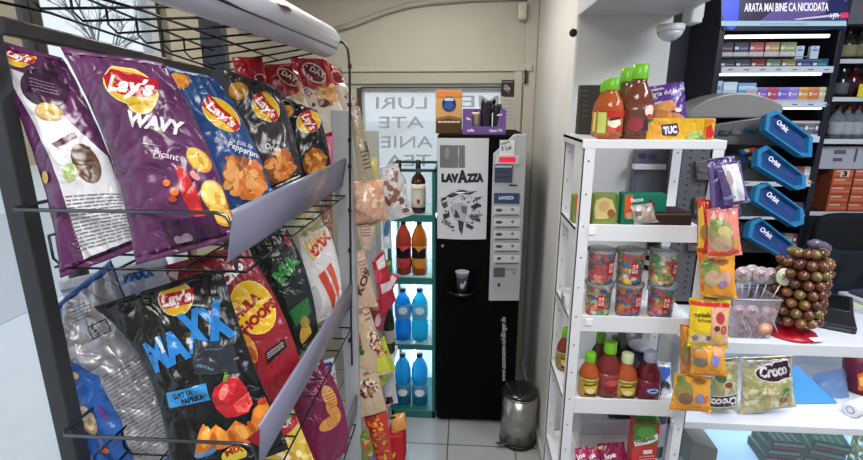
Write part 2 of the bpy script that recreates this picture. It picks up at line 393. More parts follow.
# small poster sheet and grey notice on the frame
bx = wb(501.5, 80, 514, 96, YB - .034)
mb = MB(); mb.box(bx[0], bx[1], YB - .036, YB - .0335, bx[2], bx[3], M((62, 52, 54), 'paper')); mb.art([('H', 507.5, 88, 4, 5, 0, 9, [(170, 165, 168), (120, 110, 112)], 2), ('L', [(503, 81.5), (513, 81.5), (513, 83.5), (503, 83.5)], 1, (150, 140, 140))], front(YB - .0365), 'paper')
mb.build('poster', label='small dark square sticker at the top corner of the back window', cat='sticker')
bx = wb(500.5, 97, 514, 134, YB - .034)
mb = MB(); mb.box(bx[0], bx[1], YB - .036, YB - .0335, bx[2], bx[3], M((190, 190, 184), 'paper')); mb.art([('L', [(502, 100), (512, 100), (512, 122), (502, 122)], 6, (165, 165, 160), .25)], front(YB - .0365), 'paper')
mb.build('notice_sheet', label='pale grey notice sheet below the small dark sticker', cat='notice')
# ------------------------------------------------------------------ outside
mb = MB(); mb.box(-60, 20, -30, 60, -.2, -.1, M((226, 230, 234), 'paint')); struct('pavement', mb)
mb = MB(); mb.box(-9, -4.5, -30, 60, -.098, -.09, M((200, 204, 210), 'paint')); struct('road', mb)
t = thing('street_building', 'beige house across the street seen past the dark rack post', 'building', (-15, 15, -.1))
bxr = at(43, 20, X=-15).y
mb = MB(); mb.box(-24, -15, 6, bxr, -.1, 11, M((178, 156, 122), 'paint')); mb.build('facade', t)
mb = MB(); mb.box(-24.3, -14.7, 5.8, bxr + .1, 11, 11.6, M((90, 70, 60), 'paint')); mb.build('roof', t)
for k in range(3):
    mb = MB(); mb.box(-15.02, -14.96, 7.5 + k * 2.8, 8.7 + k * 2.8, 4, 5.8, M((70, 78, 88), 'gloss')); mb.build('house_window', t)
def tree(label, x, y, h, seed):
    rnd = random.Random(seed); mb = MB(); BK = M((120, 122, 138), 'matte'); 
    def br(p, d, L, r, lv):
        q = p + d * L; mid = p + d * L * .5 + Vector((rnd.uniform(-1, 1), rnd.uniform(-1, 1), 0)) * L * .06
        mb.tube([p, mid, q], [r, r * .85, r * .65], BK, 5)
        if lv == 0: return
        for k in range(3 if lv > 1 else 4):
            nd = (d + Vector((rnd.uniform(-1, 1), rnd.uniform(-1, 1), rnd.uniform(-.35, .6))) * .8).normalized()
            br(p + d * L * rnd.uniform(.45, 1), nd, L * rnd.uniform(.6, .8), r * .55, lv - 1)
    tr = thing('bare_tree', label, 'tree', (x, y, -.1))
    br(Vector((x, y, -.1)), Vector((0, 0, 1)), h * .3, .13, 5); mb.build('branches', tr)
tree('bare winter tree nearer the beige house outside the shop window', -13, 17.5, 9, 3)
tree('bare winter tree in the middle of the shop window view', -13.5, 25, 10, 5)
tree('bare winter tree closest to the window edge outside', -12, 31, 11, 11)
# ------------------------------------------------------------------ lights of the shop
def ceil_light(x, y, w, l, e, label, col=(255, 252, 246)):
    t = thing('ceiling_light', label, 'ceiling light', (x, y, 2.84))
    mb = MB(); mb.box(x - w / 2, x + w / 2, y - l / 2, y + l / 2, 2.85, 2.899, M((225, 225, 225))); mb.build('housing', t)
    mb = MB(); mb.box(x - w / 2 + .02, x + w / 2 - .02, y - l / 2 + .02, y + l / 2 - .02, 2.84, 2.85, EM((255, 255, 255), 2)); mb.build('diffuser', t)
    L = bpy.data.lights.new('lamp', 'AREA'); L.shape = 'RECTANGLE'; L.size = w; L.size_y = l; L.energy = e; L.color = lin(col)
    o = bpy.data.objects.new('lamp', L); COL.objects.link(o); o.location = (x, y, 2.83)
ceil_light(-.15, .15, .9, .9, 40, 'square ceiling lamp above the aisle')
ceil_light(1.7, .9, .6, 1.2, 46, 'long ceiling lamp above the counter', (236, 242, 255))
ceil_light(-.25, 2.5, .5, .5, 16, 'small ceiling lamp near the back wall', (255, 248, 236))
w = bpy.data.worlds.new('sky'); sc.world = w; w.use_nodes = True
nt = w.node_tree; bgn = nt.nodes['Background']; tc = nt.nodes.new('ShaderNodeTexCoord'); nz = nt.nodes.new('ShaderNodeTexNoise'); rp = nt.nodes.new('ShaderNodeValToRGB')
nz.inputs['Scale'].default_value = 2.5; nz.inputs['Detail'].default_value = 5; nt.links.new(tc.outputs['Generated'], nz.inputs['Vector']); nt.links.new(nz.outputs['Fac'], rp.inputs[0])
rp.color_ramp.elements[0].position = .35; rp.color_ramp.elements[0].color = lin((224, 232, 240)) + (1,); rp.color_ramp.elements[1].position = .65; rp.color_ramp.elements[1].color = lin((246, 248, 250)) + (1,)
nt.links.new(rp.outputs[0], bgn.inputs['Color']); bgn.inputs['Strength'].default_value = 1.25
vs = sc.view_settings; vs.view_transform = 'Standard'; vs.look = 'None'; vs.exposure = 0; vs.gamma = 1; vs.use_curve_mapping = False
# ================================================================== CHIP RACK
DKM = M((48, 50, 54), 'plastic'); WIRE = M((40, 41, 44), 'metal'); GREYP = M((172, 173, 178), 'paint')
YN, YF, XR, XF = .93, 1.79, -.87, -.45
rack = thing('snack_rack', 'dark metal snack rack with wire shelves and grey price rails beside the shop window', 'rack', (-.66, 1.36, 0))
px_ = at(31, 250, Y=.98).x
mb = MB(); mb.box(px_ - .022, px_ + .022, .96, 1.0, 0, 2.5, DKM); mb.build('post', rack, .003)
mb = MB(); py_ = at(214, 40, X=-.87).y; mb.box(-.91, -.83, py_ - .02, py_ + .02, 0, 2.5, M((58, 62, 72), 'plastic')); mb.build('post', rack, .003)
mb = MB(); mb.box(-.492, -.43, 1.8, 1.86, 0, 1.975, GREYP); mb.build('post', rack, .004)
mb = MB(); a = at(-6, 24, X=-.85); b = at(206, 73, X=-.85); mb.slab([a + Vector((0, 0, .014)), b + Vector((0, 0, .012)), b - Vector((0, 0, .012)), a - Vector((0, 0, .018))], (.02, 0, 0), M((40, 38, 40), 'plastic')); mb.build('cross_bar', rack, .004)
def basket(z, y0, y1, step=.055, guard=True, x0=-.87, up=.07, r=.0028, lw=7, dz=0):
    mb = MB(); zr = lambda y: z - dz * max(0, y - 1.04)
    n = int((y1 - y0) / step)
    for i in range(n + 1):
        y = y0 + (y1 - y0) * i / n; mb.tube([(x0, y, zr(y) + up), (x0, y, zr(y) + .02), (x0 + .02, y, zr(y)), (XF, y, z)], r, WIRE, 6)
    for i in range(lw):
        x = x0 + (XF - x0) * i / (lw - 1); f = i / (lw - 1); mb.tube([(x, y0, z), (x, 1.04, z), (x, y1, zr(y1) * (1 - f) + z * f)], r, WIRE, 6)
    mb.tube([(x0, y0, z + up), (x0, 1.04, z + up), (x0, y1, zr(y1) + up)], r, WIRE, 6)
    mb.build('wire_shelf', rack)
    if guard:
        mb = MB(); zt = z + .125; xl = -.945
        mb.tube([(xl, y0 + .12, zt), (xl, y0 + .015, zt), (xl + .012, y0, zt), (XF - .05, y0, zt), (XF - .03, y0, zt - .006), (XF - .02, y0, zt - .03), (XF - .02, y0, z)], .0042, M((105, 106, 110), 'metal'), 8)
        mb.build('guard_wire', rack)
basket(at(60, 15, X=-.87).z, .56, 1.76, .1, False, -.87, .06, .003, 3, .1)
basket(1.66, .93, 1.79, .095, lw=4)
basket(1.115, .93, 1.79, .095, lw=5)
basket(.66, .93, 1.79, .08, lw=5)
def rail(pts, y0, y1, m, label=None):
    mb = MB(); n = len(pts)
    vs = [Vector((x, y, z)) for y in (y0, y1) for x, z in pts]
    mb.add(vs, [(i, i + 1, n + i + 1, n + i) for i in range(n - 1)], m, True); o = mb.build('price_rail', rack, label=label); s = o.modifiers.new('t', 'SOLIDIFY'); s.thickness = .004
def arc(cx, cz, r, a0, a1, n=10): return [(cx + r * math.cos(math.radians(a0 + (a1 - a0) * i / n)), cz + r * math.sin(math.radians(a0 + (a1 - a0) * i / n))) for i in range(n + 1)]
RAILM = CLEAR((150, 148, 172), .86, .25, .3)
rail(arc(-.497, 2.21, .05, -95, 85), .6, 1.79, M((186, 186, 198), 'plastic'), 'thick rounded white price rail')
rail([(-.474, 1.692), (-.464, 1.7), (-.454, 1.75), (-.445, 1.79), (-.449, 1.8)], .885, 1.8, RAILM)
rail([(-.462, 1.2), (-.452, 1.21), (-.446, 1.26), (-.442, 1.305), (-.447, 1.31)], .9, 1.8, RAILM)
rail([(-.462, .69), (-.452, .7), (-.446, .75), (-.442, .79), (-.447, .8)], .93, 1.8, RAILM)
# ------------------------------------------------------------------ crisp bags
def lays(cx, cy, rx, ry, rot=0, text="Lay's", ts=1.0):
    c, s = math.cos(math.radians(rot)), math.sin(math.radians(rot))
    def P(x, y): return (cx + x * rx * c - y * ry * s, cy + x * rx * s + y * ry * c)
    ban = [P(x, y) for x, y in ((-1.02, -.62), (-.6, -.5), (0, -.42), (.6, -.5), (1.02, -.3), (1.0, .42), (.5, .38), (0, .52), (-.5, .5), (-1.0, .4))]
    a = P(-.78 * ts, .33); b = P(.8 * ts, .30)
    return [('E', cx, cy, rx * 1.05, ry * 1.05, rot, (235, 225, 200)), ('E', cx, cy, rx, ry, rot, (238, 190, 30)), ('P', ban, (190, 26, 38)), ('T', text, a[0], a[1], b[0], b[1], ry * .68, (248, 246, 242), .03, False, .15)]
CHIPC = [(226, 160, 70), (205, 125, 45), (238, 180, 90), (190, 105, 35)]
def chip(cx, cy, rx, ry, rot, c=(226, 170, 70), c2=(198, 135, 50)):
    return [('E', cx, cy, rx, ry, rot, c2), ('E', cx - rx * .08, cy - ry * .1, rx * .85, ry * .8, rot, c), ('E', cx + rx * .15, cy + ry * .1, rx * .35, ry * .25, rot + 20, c2)]
PUR = (98, 34, 92)
n1 = (.42, -.86, .3)
pouch('crisp_bag', 'purple crisp bag turned backwards, its white nutrition panel showing, on the upper wire shelf', 'crisp bag',
      [(-14, 40), (64, 60), (142, 244), (60, 276)], 1.0, (.3, -.9, .3), .075, (94, 40, 92), [
    ('P', [(-5, 62), (30, 75), (58, 110), (120, 165), (136, 238), (80, 262), (68, 205), (50, 150), (20, 100)], (226, 226, 232)),
    ('P', [(58, 55), (72, 64), (120, 160), (112, 165)], (94, 40, 92))] + lays(16, 54, 17, 11, 22) + [
    ('E', 45, 88, 26, 19, 24, (58, 28, 58)), ('L', [(30, 78), (54, 84), (62, 98), (36, 94)], 4, (150, 130, 150), .25)] + chip(52, 114, 14, 9, 15, (214, 186, 120), (176, 140, 80)) + [
    ('P', [(57, 146), (74, 134), (78, 133), (80, 138), (64, 149), (65, 153)], (92, 40, 84)), ('E', 89, 164, 12, 21, -25, (96, 66, 44)),
    ('L', [(80, 150), (92, 146), (101, 178), (90, 182)], 5, (62, 40, 28), .4), ('E', 74, 174, 7, 9.5, 10, (190, 205, 150)), ('E', 74, 174, 4.5, 7, 10, (150, 180, 110)), 
    ('L', [(68, 197), (120, 192), (130, 238), (76, 254)], 15, (120, 120, 128), .3), ('E', 44, 178, 5, 6, 0, (220, 170, 40))], back=(60, 20, 60), res=(40, 52), seed=1, bow=((36, 170), (106, 140)))
pouch('crisp_bag', 'large purple ridged crisp bag with chillies printed on it, front of the upper wire shelf', 'crisp bag',
      [(62, 50), (164, 64), (238, 236), (136, 262)], 1.0, (.36, -.88, .3), .085, (92, 46, 90), [
    ('E', 131, 87, 31, 19, 28, (236, 218, 140)), ('E', 143, 100, 15, 16, 0, (236, 218, 140)), ('E', 131, 87, 29.5, 17.5, 28, (222, 180, 50)), ('E', 143, 100, 13.5, 14.5, 0, (222, 180, 50)),
    ('P', [(102, 75), (110, 69), (128, 71), (157, 78), (160, 92), (150, 99), (126, 98), (108, 90)], (172, 22, 44)),
    ('T', "Lay's", 108, 92, 154, 97, 17, (250, 246, 246), .04, False, .1), ('T', 'WAVY', 128, 127, 184, 136, 14, (238, 232, 240), .05), ('T', 'Picant', 156, 158, 180, 162, 6.5, (220, 200, 220), .02),
    ('P', [(145, 145), (165, 148), (160, 147.5), (143, 145.6)], (200, 180, 205)),
    ('P', [(176, 166), (186, 170), (200, 195), (204, 215), (196, 220), (184, 200)], (196, 44, 48)), ('P', [(196, 200), (206, 214), (208, 232), (196, 226)], (214, 60, 48)),
    ('E', 204, 172, 12, 20, -30, (92, 28, 88)), ('E', 196, 176, 6, 3, 40, (226, 140, 130))]
    + chip(201, 160, 15, 10, 40, (238, 196, 92), (214, 160, 60)) + chip(216, 196, 18, 13, 60, (240, 200, 96), (206, 152, 58)) + chip(222, 214, 14, 10, 40, (236, 190, 86), (206, 150, 56)) + [
    ('E', 168, 184, 4, 3.4, 0, (216, 96, 40)), ('E', 176, 193, 4.5, 4, 0, (222, 110, 46)), ('E', 174, 200, 4, 3, 0, (196, 70, 40)),
    ('P', [(160, 222), (214, 214), (222, 236), (170, 246)], (60, 22, 62)), ('E', 178, 240, 5, 4, 20, (140, 120, 140)), ('E', 187, 238, 4, 4, 0, (80, 60, 90)), ('E', 186, 238, 6, 5, 0, (150, 130, 150))], back=(180, 180, 190), res=(44, 58), seed=2, bow=((104, 150), (211, 146)))
def heap(cx, cy, rx, ry, rot=0, n=26, cols=None, s=7): return [('H', cx, cy, rx, ry, rot, n, cols or CHIPC, s, .6)]
pouch('crisp_bag', 'deep blue crisp bag behind the purple ridged bag, upper wire shelf', 'crisp bag', [(160, 66), (214, 78), (274, 196), (208, 226)], 1.2, n1, .06, (38, 72, 128),
      chip(178, 80, 12, 9, 15, (224, 150, 60), (200, 120, 40)) + lays(222, 115, 22, 13, 38) + [('T', 'cu gust de', 230, 142, 254, 148, 5, (210, 215, 225), .01), ('T', 'Pepperoni', 228, 148, 260, 157, 6.5, (224, 228, 236), .02)]
      + [('E', 245, 178, 24, 20, 35, (150, 84, 36))] + heap(245, 178, 22, 18, 35, 40, [(224, 140, 70), (204, 112, 46), (232, 166, 96)], 7), res=(34, 44), seed=3, bow=(None, (250, 130)))
pouch('crisp_bag', 'charcoal grey crisp bag between the blue and the black bags, upper wire shelf', 'crisp bag', [(222, 70), (277, 88), (302, 176), (250, 200)], 1.37, n1, .055, (52, 50, 56),
      chip(238, 90, 11, 9, 20, (216, 160, 60), (190, 120, 40)) + [('E', 266, 96, 6, 5, 30, (150, 140, 40))] + lays(266, 108, 16, 12, 50) + [('T', 'cu gust de', 266, 141, 286, 147, 4.5, (200, 200, 205), .01), ('T', 'Oregano', 264, 149, 290, 156, 6, (216, 216, 220), .02)]
      + [('E', 280, 167, 15, 17, 20, (130, 74, 34))] + heap(280, 167, 13, 15, 20, 34, [(220, 136, 64), (196, 104, 44), (230, 160, 90)], 5), res=(32, 42), seed=4, bow=(None, (294, 128)))
pouch('crisp_bag', 'narrow black crisp bag last before the grey rack column', 'crisp bag', [(277, 96), (316, 110), (331, 168), (290, 190)], 1.58, n1, .05, (20, 19, 22),
      chip(287, 111, 7, 7, 20, (224, 150, 60), (196, 120, 40)) + lays(309, 122, 11, 13, 60) + [('E', 315, 162, 12, 14, 30, (140, 80, 36))] + heap(315, 162, 11, 12, 30, 26, None, 4), res=(26, 34), seed=5, bow=(None, (327, 135)))
RW = (176, 24, 40)
def redwhite(label, q, Y, seed, logo, txt, art=()):
    tl, tr, br, bl = q
    def B(u, v): return tuple((tl[k] * (1 - u) + tr[k] * u) * (1 - v) + (bl[k] * (1 - u) + br[k] * u) * v for k in (0, 1))
    items = [('P', [B(0, .3), B(.35, .42), B(.7, .4), B(1, .36), B(1, 1), B(0, 1)], (228, 220, 206)), ('E',) + tuple(logo) + ((232, 222, 214),), ('E', logo[0], logo[1], logo[2] * .9, logo[3] * .86, logo[4], (132, 20, 34))] + list(txt) + list(art)
    pouch('nut_bag', label, 'snack bag', q, Y, (.4, -.88, .22), .05, RW, items, res=(18, 24), seed=seed)
redwhite('red and white snack bag behind the charcoal bag, top row by the window', [(232, 58), (262, 58), (280, 132), (246, 136)], 1.62, 11, (262, 80, 8, 6, 30), [])
redwhite('red and white snack bag in the middle of the top row', [(256, 66), (296, 64), (322, 140), (284, 146)], 1.7, 12, (288, 77, 13, 7, 38), [('T', 'DAY', 281, 74, 296, 83, 5, (240, 230, 230), .03), ('T', 'SER', 278, 93, 284, 101, 5, (70, 60, 56), .02)], heap(300, 92, 9, 8, 0, 10, [(196, 150, 110), (216, 180, 140)], 5))
redwhite('red and white snack bag with twisted snacks printed, next to the column top', [(290, 58), (326, 60), (352, 128), (318, 140)], 1.84, 13, (314, 73, 14, 8.5, 40), [('T', 'DAY', 309, 71, 324, 79, 6, (244, 236, 236), .035), ('T', 'SALZ', 300, 88, 309, 98, 5, (90, 70, 50), .02), ('E', 313, 105, 2, 2, 0, (110, 80, 50))], heap(329, 95, 12, 11, 20, 30, [(216, 160, 92), (196, 130, 66), (232, 184, 120)], 4.5) + [('E', 323, 104, 6, 4, 0, (84, 34, 24))])
redwhite('red and white snack bag hanging furthest out over the aisle, by the back window', [(318, 58), (338, 68), (362, 112), (342, 124)], 1.92, 14, (338, 78, 6, 9, -40), [], heap(352, 98, 9, 10, 40, 26, [(170, 90, 60), (214, 180, 150), (120, 60, 44), (220, 200, 180)], 2.5))
# lower wire shelf
BLK = (14, 16, 19)
pouch('crisp_bag', 'blue crisp bag turned backwards, its silver ingredients panel showing, lower wire shelf', 'crisp bag', [(42, 318), (112, 262), (196, 462), (100, 486)], 1.09, (.25, -.93, .28), .075, (46, 96, 176), [
    ('P', [(58, 300), (110, 264), (120, 285), (190, 440), (140, 480), (122, 420), (100, 375), (70, 360)], M((182, 182, 190), 'foil')), ('L', [(70, 308), (90, 300), (92, 318), (72, 326)], 5, (110, 110, 116), .3),
    ('P', [(88, 326), (106, 318), (114, 330), (94, 340)], (60, 60, 66)), ('L', [(90, 328), (106, 320), (112, 330), (95, 338)], 8, (210, 210, 214), .5),
    ('L', [(104, 376), (150, 348), (176, 440), (140, 460)], 24, (112, 112, 120), .32)] + chip(88, 420, 9, 16, -25, (226, 206, 176), (196, 160, 120)) + [('E', 72, 375, 8, 4, 10, (226, 190, 140)), ('E', 104, 412, 3, 9, -30, (110, 60, 150)), ('E', 104, 450, 6, 4, 0, (220, 110, 70))], fin='film', back=(46, 96, 176), res=(40, 52), wr=1.7, seed=6, bow=((56, 392), None))
pouch('crisp_bag', 'white crisp bag with blue lettering, only its top showing behind the big black bag', 'crisp bag', [(58, 284), (166, 258), (240, 440), (130, 470)], 1.2, (.25, -.93, .28), .05, (216, 220, 228), [
    ('T', 'MAXX', 123, 283, 154, 275, 9, (36, 92, 176), .06), ('E', 131, 266, 6, 2.4, -8, (226, 110, 70))], res=(22, 30), seed=7)
pouch('crisp_bag', 'big black crisp bag with blue lettering and a red pepper, front of the lower shelf', 'crisp bag', [(95, 308), (222, 268), (288, 446), (172, 492)], 1.03, (.32, -.9, .28), .085, BLK,
    [('E', 175.5, 299, 18.5, 17, 0, (230, 225, 210)), ('E', 175.5, 299, 17.5, 16, 0, (240, 188, 34)), ('P', [(158, 296), (175, 292), (193, 288), (193, 303), (178, 306), (162, 310)], (190, 26, 38)), ('T', "Lay's", 162, 307, 192, 300, 11.5, (250, 246, 244), .05, False, .1),
     ('T', 'MA', 152, 372, 193, 353, 29, (38, 130, 208), .06), ('T', 'X', 190, 350, 214, 340, 36, (38, 130, 208), .07), ('T', 'X', 211, 344, 238, 331, 36, (38, 130, 208), .07),
     ('P', [(154, 338), (157, 336), (167, 350), (163, 353)], (205, 225, 240)),
     ('P', [(164, 394), (208, 380), (212, 398), (166, 410)], (58, 150, 216)), ('T', 'GUST DE', 172, 400, 194, 393, 5, (20, 40, 70), .05), ('T', 'PAPRIKA', 182, 405, 206, 397, 6, (20, 40, 70), .06),
     ('P', [(194, 338), (236, 341), (240, 372), (196, 372)], (44, 50, 58)), ('L', [(199, 360), (216, 366), (216, 370), (199, 368)], 1, (96, 120, 140)),
     ('P', [(213, 396), (216, 385), (224, 380), (230, 376), (240, 376), (248, 388), (253, 402), (250, 412), (238, 416), (226, 418), (217, 408)], (196, 34, 44)), ('P', [(234, 404), (250, 392), (254, 404), (248, 412), (238, 412)], (232, 96, 84)), ('P', [(236, 404), (249, 395), (251, 404), (246, 409)], (206, 50, 50)),
     ('E', 225, 390, 4, 8, 20, (236, 120, 110)), ('P', [(224, 380), (226, 370), (229, 372), (228, 380)], (96, 140, 50)),
     ('P', [(194, 454), (200, 430), (204, 422), (210, 430), (216, 424), (226, 432), (236, 420), (250, 428), (254, 410), (266, 398), (274, 408), (268, 426), (262, 442), (240, 446), (216, 450)], (224, 128, 40)),
     ('E', 206, 436, 4, 11, 10, (240, 168, 70)), ('E', 222, 436, 4, 10, -25, (240, 164, 66)), ('E', 242, 432, 5, 9, -40, (244, 172, 80)), ('E', 262, 412, 8, 6, -30, (238, 150, 60)), ('E', 214, 440, 3, 9, 0, (184, 88, 24)), ('E', 232, 438, 3, 8, -20, (186, 90, 26)), ('E', 252, 428, 3, 8, -30, (186, 86, 26)), ('E', 264, 402, 5, 3, 0, (214, 70, 40)),
     ('P', [(246, 440), (260, 430), (268, 440), (262, 452)], (150, 20, 40)),
     ('E', 200, 455, 7, 3, -20, (110, 170, 220)), ('E', 210, 452, 7, 3, -30, (90, 150, 210)), ('E', 234, 456, 13, 8, -10, (234, 214, 70)), ('T', 'MIX', 226, 458, 244, 452, 7, (180, 20, 40), .05)], back=(180, 180, 186), res=(48, 60), seed=8, wr=1.25, bow=((147, 382), (251, 346)))
pouch('crisp_bag', 'red bag with yellow oval and snack rings printed, lower shelf', 'crisp bag', [(164, 268), (242, 246), (306, 384), (236, 432)], 1.2, n1, .06, (146, 30, 42), [
    ('P', [(166, 268), (180, 264), (176, 280), (166, 276)], (220, 200, 200)), ('T', 'Chio', 226, 287, 245, 266, 10, (250, 244, 240), .05, False, .1),
    ('E', 254, 307, 23, 28, -28, (250, 226, 120)), ('E', 254, 307, 22, 27, -28, (240, 190, 40)), ('T', 'HULA', 238, 320, 262, 297, 9.5, (156, 20, 30), .07), ('T', 'HOOPS', 246, 333, 280, 303, 9.5, (156, 20, 30), .07),
    ('E', 248, 348, 8, 16, -25, (222, 150, 50)), ('E', 252, 352, 3.5, 9, -25, (170, 80, 24)), ('P', [(265, 352), (286, 337), (288, 346), (268, 364)], (26, 20, 22)), ('L', [(267, 353), (284, 341), (286, 346), (268, 360)], 3, (214, 200, 200), .35),
    ('P', [(250, 380), (262, 392), (256, 398), (246, 392)], (236, 200, 40)), ('P', [(246, 384), (262, 400), (252, 404)], (24, 22, 22))], res=(34, 46), seed=9, bow=(None, (282, 304)))
pouch('crisp_bag', 'black and dark green crisp bag behind the red rings bag, lower shelf', 'crisp bag', [(246, 240), (286, 228), (318, 330), (288, 368)], 1.4, n1, .055, (26, 34, 30), [
    ('T', 'MA', 281, 284, 301, 260, 13, (44, 138, 58), .07), ('P', [(288, 312), (308, 296), (312, 312), (296, 326)], (34, 100, 48)), ('E', 306, 335, 6, 12, 0, (200, 160, 60)), ('E', 305, 322, 5, 6, 0, (150, 130, 60)), ('P', [(284, 236), (290, 236), (292, 246), (288, 246)], (190, 30, 40))], res=(18, 24), seed=10, bow=(None, (308, 272)))
pouch('snack_bag', 'white snack bag with red lettering and red ribbons near the rack column', 'snack bag', [(299, 240), (326, 226), (342, 308), (312, 326)], 1.66, n1, .05, (226, 222, 220), [
    ('P', [(300, 240), (326, 226), (327, 240), (312, 262)], (226, 196, 130)), ('T', 'STIX', 316, 257, 332, 236, 9, (200, 24, 36), .07), ('P', [(318, 276), (324, 270), (336, 296), (334, 312)], (206, 70, 50)), ('P', [(326, 268), (331, 262), (340, 288), (339, 300)], (214, 90, 56)), ('E', 316, 300, 5, 14, -10, (190, 190, 190))], res=(18, 24), seed=15, bow=(None, (339, 260)))
pouch('snack_bag', 'clear bag of pale yellow puffs under the grey price rail', 'snack bag', [(290, 222), (320, 200), (330, 238), (303, 252)], 1.72, n1, .045, (196, 186, 140), heap(312, 226, 14, 18, 40, 44, [(214, 206, 160), (184, 176, 110), (160, 160, 80), (226, 220, 190)], 4), res=(16, 20), seed=16)
pouch('snack_bag', 'pinkish brown snack bag tight against the grey rack column', 'snack bag', [(316, 198), (332, 192), (334, 246), (322, 250)], 1.75, n1, .035, (160, 110, 98), [('T', 'EX', 316, 207, 325, 203, 5, (226, 210, 200), .03)] + heap(327, 222, 5, 16, 0, 16, [(186, 140, 120), (140, 90, 80)], 3), res=(14, 18), seed=17)
# bottom row
pouch('crisp_bag', 'maroon crisp bag with ridged chips printed, behind the lower grey rail', 'crisp bag', [(276, 402), (320, 356), (348, 448), (304, 488)], 1.42, n1, .06, (112, 24, 66), [
    ('T', 'CHIPS', 296, 392, 322, 362, 8, (240, 226, 234), .04), ('T', 'SUB 3 LEI', 312, 398, 328, 380, 4.5, (226, 120, 160), .02)] + [('E', 330, 396, 7, 12, -30, (214, 150, 84)), ('E', 334, 410, 6, 11, -40, (196, 130, 66)), ('E', 330, 422, 6, 13, 60, (206, 140, 74))] + [('L', [(324, 392), (334, 388), (340, 406), (330, 410)], 6, (150, 88, 40), .4), ('L', [(326, 418), (336, 412), (340, 424), (328, 428)], 5, (150, 88, 40), .4)], res=(20, 26), seed=18, bow=(None, (344, 400)))
pouch('popcorn_bag', 'yellow puffed corn bag at the bottom row behind the rail end', 'snack bag', [(252, 436), (294, 410), (334, 500), (280, 520)], 1.24, n1, .06, (226, 196, 96), [('P', [(262, 432), (296, 412), (300, 424), (280, 440)], (196, 40, 50)), ('T', 'POP', 280, 432, 294, 422, 6, (246, 240, 236), .05), ('E', 279, 447, 7, 5, -30, (190, 200, 60))] + heap(300, 455, 22, 20, 30, 46, [(240, 214, 120), (228, 186, 70), (248, 232, 170), (206, 160, 60)], 6), res=(18, 24), seed=19)
pouch('snack_bag', 'small blue and white speckled bag beside the rack column', 'snack bag', [(314, 364), (334, 358), (340, 402), (324, 410)], 1.74, n1, .03, (216, 210, 206), [('P', [(314, 364), (332, 358), (332, 372), (318, 376)], (48, 96, 180))] + heap(332, 388, 5, 16, 0, 40, [(150, 130, 130), (240, 236, 232), (190, 60, 60)], 1.6), res=(12, 16), seed=20)
pouch('snack_bag', 'bright pink pack peeking out beside the black bag and the grey column', 'snack bag', [(324, 138), (333, 136), (333, 164), (328, 166)], 1.77, n1, .02, (236, 130, 160), [], res=(8, 10), seed=21)
# bags lying on the top wire shelf
for k, (q, c, lab, hp) in enumerate((([(226, 14), (262, 12), (286, 36), (240, 36)], (150, 150, 96), 'pale green bag lying on the topmost wire shelf', [(176, 176, 120), (110, 116, 60), (190, 60, 60)]), ([(262, 2), (288, 6), (310, 34), (290, 38)], (104, 56, 58), 'dark red bag lying on the topmost wire shelf beside the white rail', [(150, 130, 120), (90, 30, 34)]), ([(196, -14), (250, -8), (262, 10), (220, 10)], (120, 110, 84), 'olive bag lying on the topmost wire shelf, cut by the photo edge', [(150, 150, 100), (90, 80, 60)]))):
    cx = sum(p[0] for p in q) / 4; cy = sum(p[1] for p in q) / 4; Y = at(cx, cy, Z=2.225).y
    pouch('snack_bag', lab, 'snack bag', q, Y, (0, 0, -1), .03, c, heap(cx, cy, 18, 7, 20, 14, hp, 6), res=(14, 16), seed=30 + k)
#@@MID
# ================================================================== HANGING STRIP BY THE RACK END
t = thing('clip_strip', 'thin black clip strip hanging from the rack end with snack bags on it', 'clip strip', (-.43, 1.795, 0))
mb = MB(); YS = 1.79
sp = [at(338, 41, Y=YS), at(344, 43, Y=YS), at(348, 50, Y=YS), at(349.5, 66, Y=YS), at(350, 110, Y=YS), at(350, 200, Y=YS), at(351, 320, Y=YS), at(352, 365, Y=YS)]
mb.tube(sp, .0045, M((24, 28, 30), 'plastic'), 8); mb.build('strip_band', t)
for y in (66, 105, 140, 166, 210, 250, 300, 340):
    p = at(350, y, Y=YS - .004); mb = MB(); mb.box(p.x - .006, p.x + .006, p.y - .01, p.y + .004, p.z - .008, p.z + .008, M((20, 22, 24), 'plastic')); mb.build('clip', t, .002)
NUT = [(196, 168, 130), (150, 106, 70), (220, 198, 160), (120, 80, 54), (206, 190, 170)]
fn = (.2, -.95, .1)
pouch('snack_bag', 'long beige seed packet hanging highest on the black clip strip', 'snack bag', [(346, 104), (360, 108), (376, 182), (360, 186)], 1.9, fn, .03, (178, 166, 140), heap(352, 112, 8, 8, 0, 16, [(230, 222, 210), (170, 110, 80)], 2) + [('T', 'SEMI', 364, 142, 370, 158, 4, (60, 54, 50), .03), ('L', [(360, 152), (367, 150), (372, 170), (365, 172)], 5, (70, 62, 56), .3)], res=(12, 18), seed=41)
pouch('candy_bag', 'clear bag of peach twists on the clip strip, tied to a knot below', 'candy bag', [(352, 182), (384, 180), (388, 220), (354, 224)], 1.88, fn, .09, (226, 176, 144), heap(369, 201, 15, 19, 0, 46, [(236, 190, 160), (214, 156, 122), (244, 212, 186), (224, 176, 148)], 6), res=(16, 18), seed=42)
pouch('snack_bag', 'twisted beige bag tail tapering below the peach bag on the clip strip', 'snack bag', [(354, 220), (378, 220), (370, 250), (362, 250)], 1.89, fn, .03, (206, 180, 156), [('L', [(358, 224), (372, 222), (370, 238), (362, 238)], 5, (120, 86, 66), .3)], res=(12, 14), seed=43)
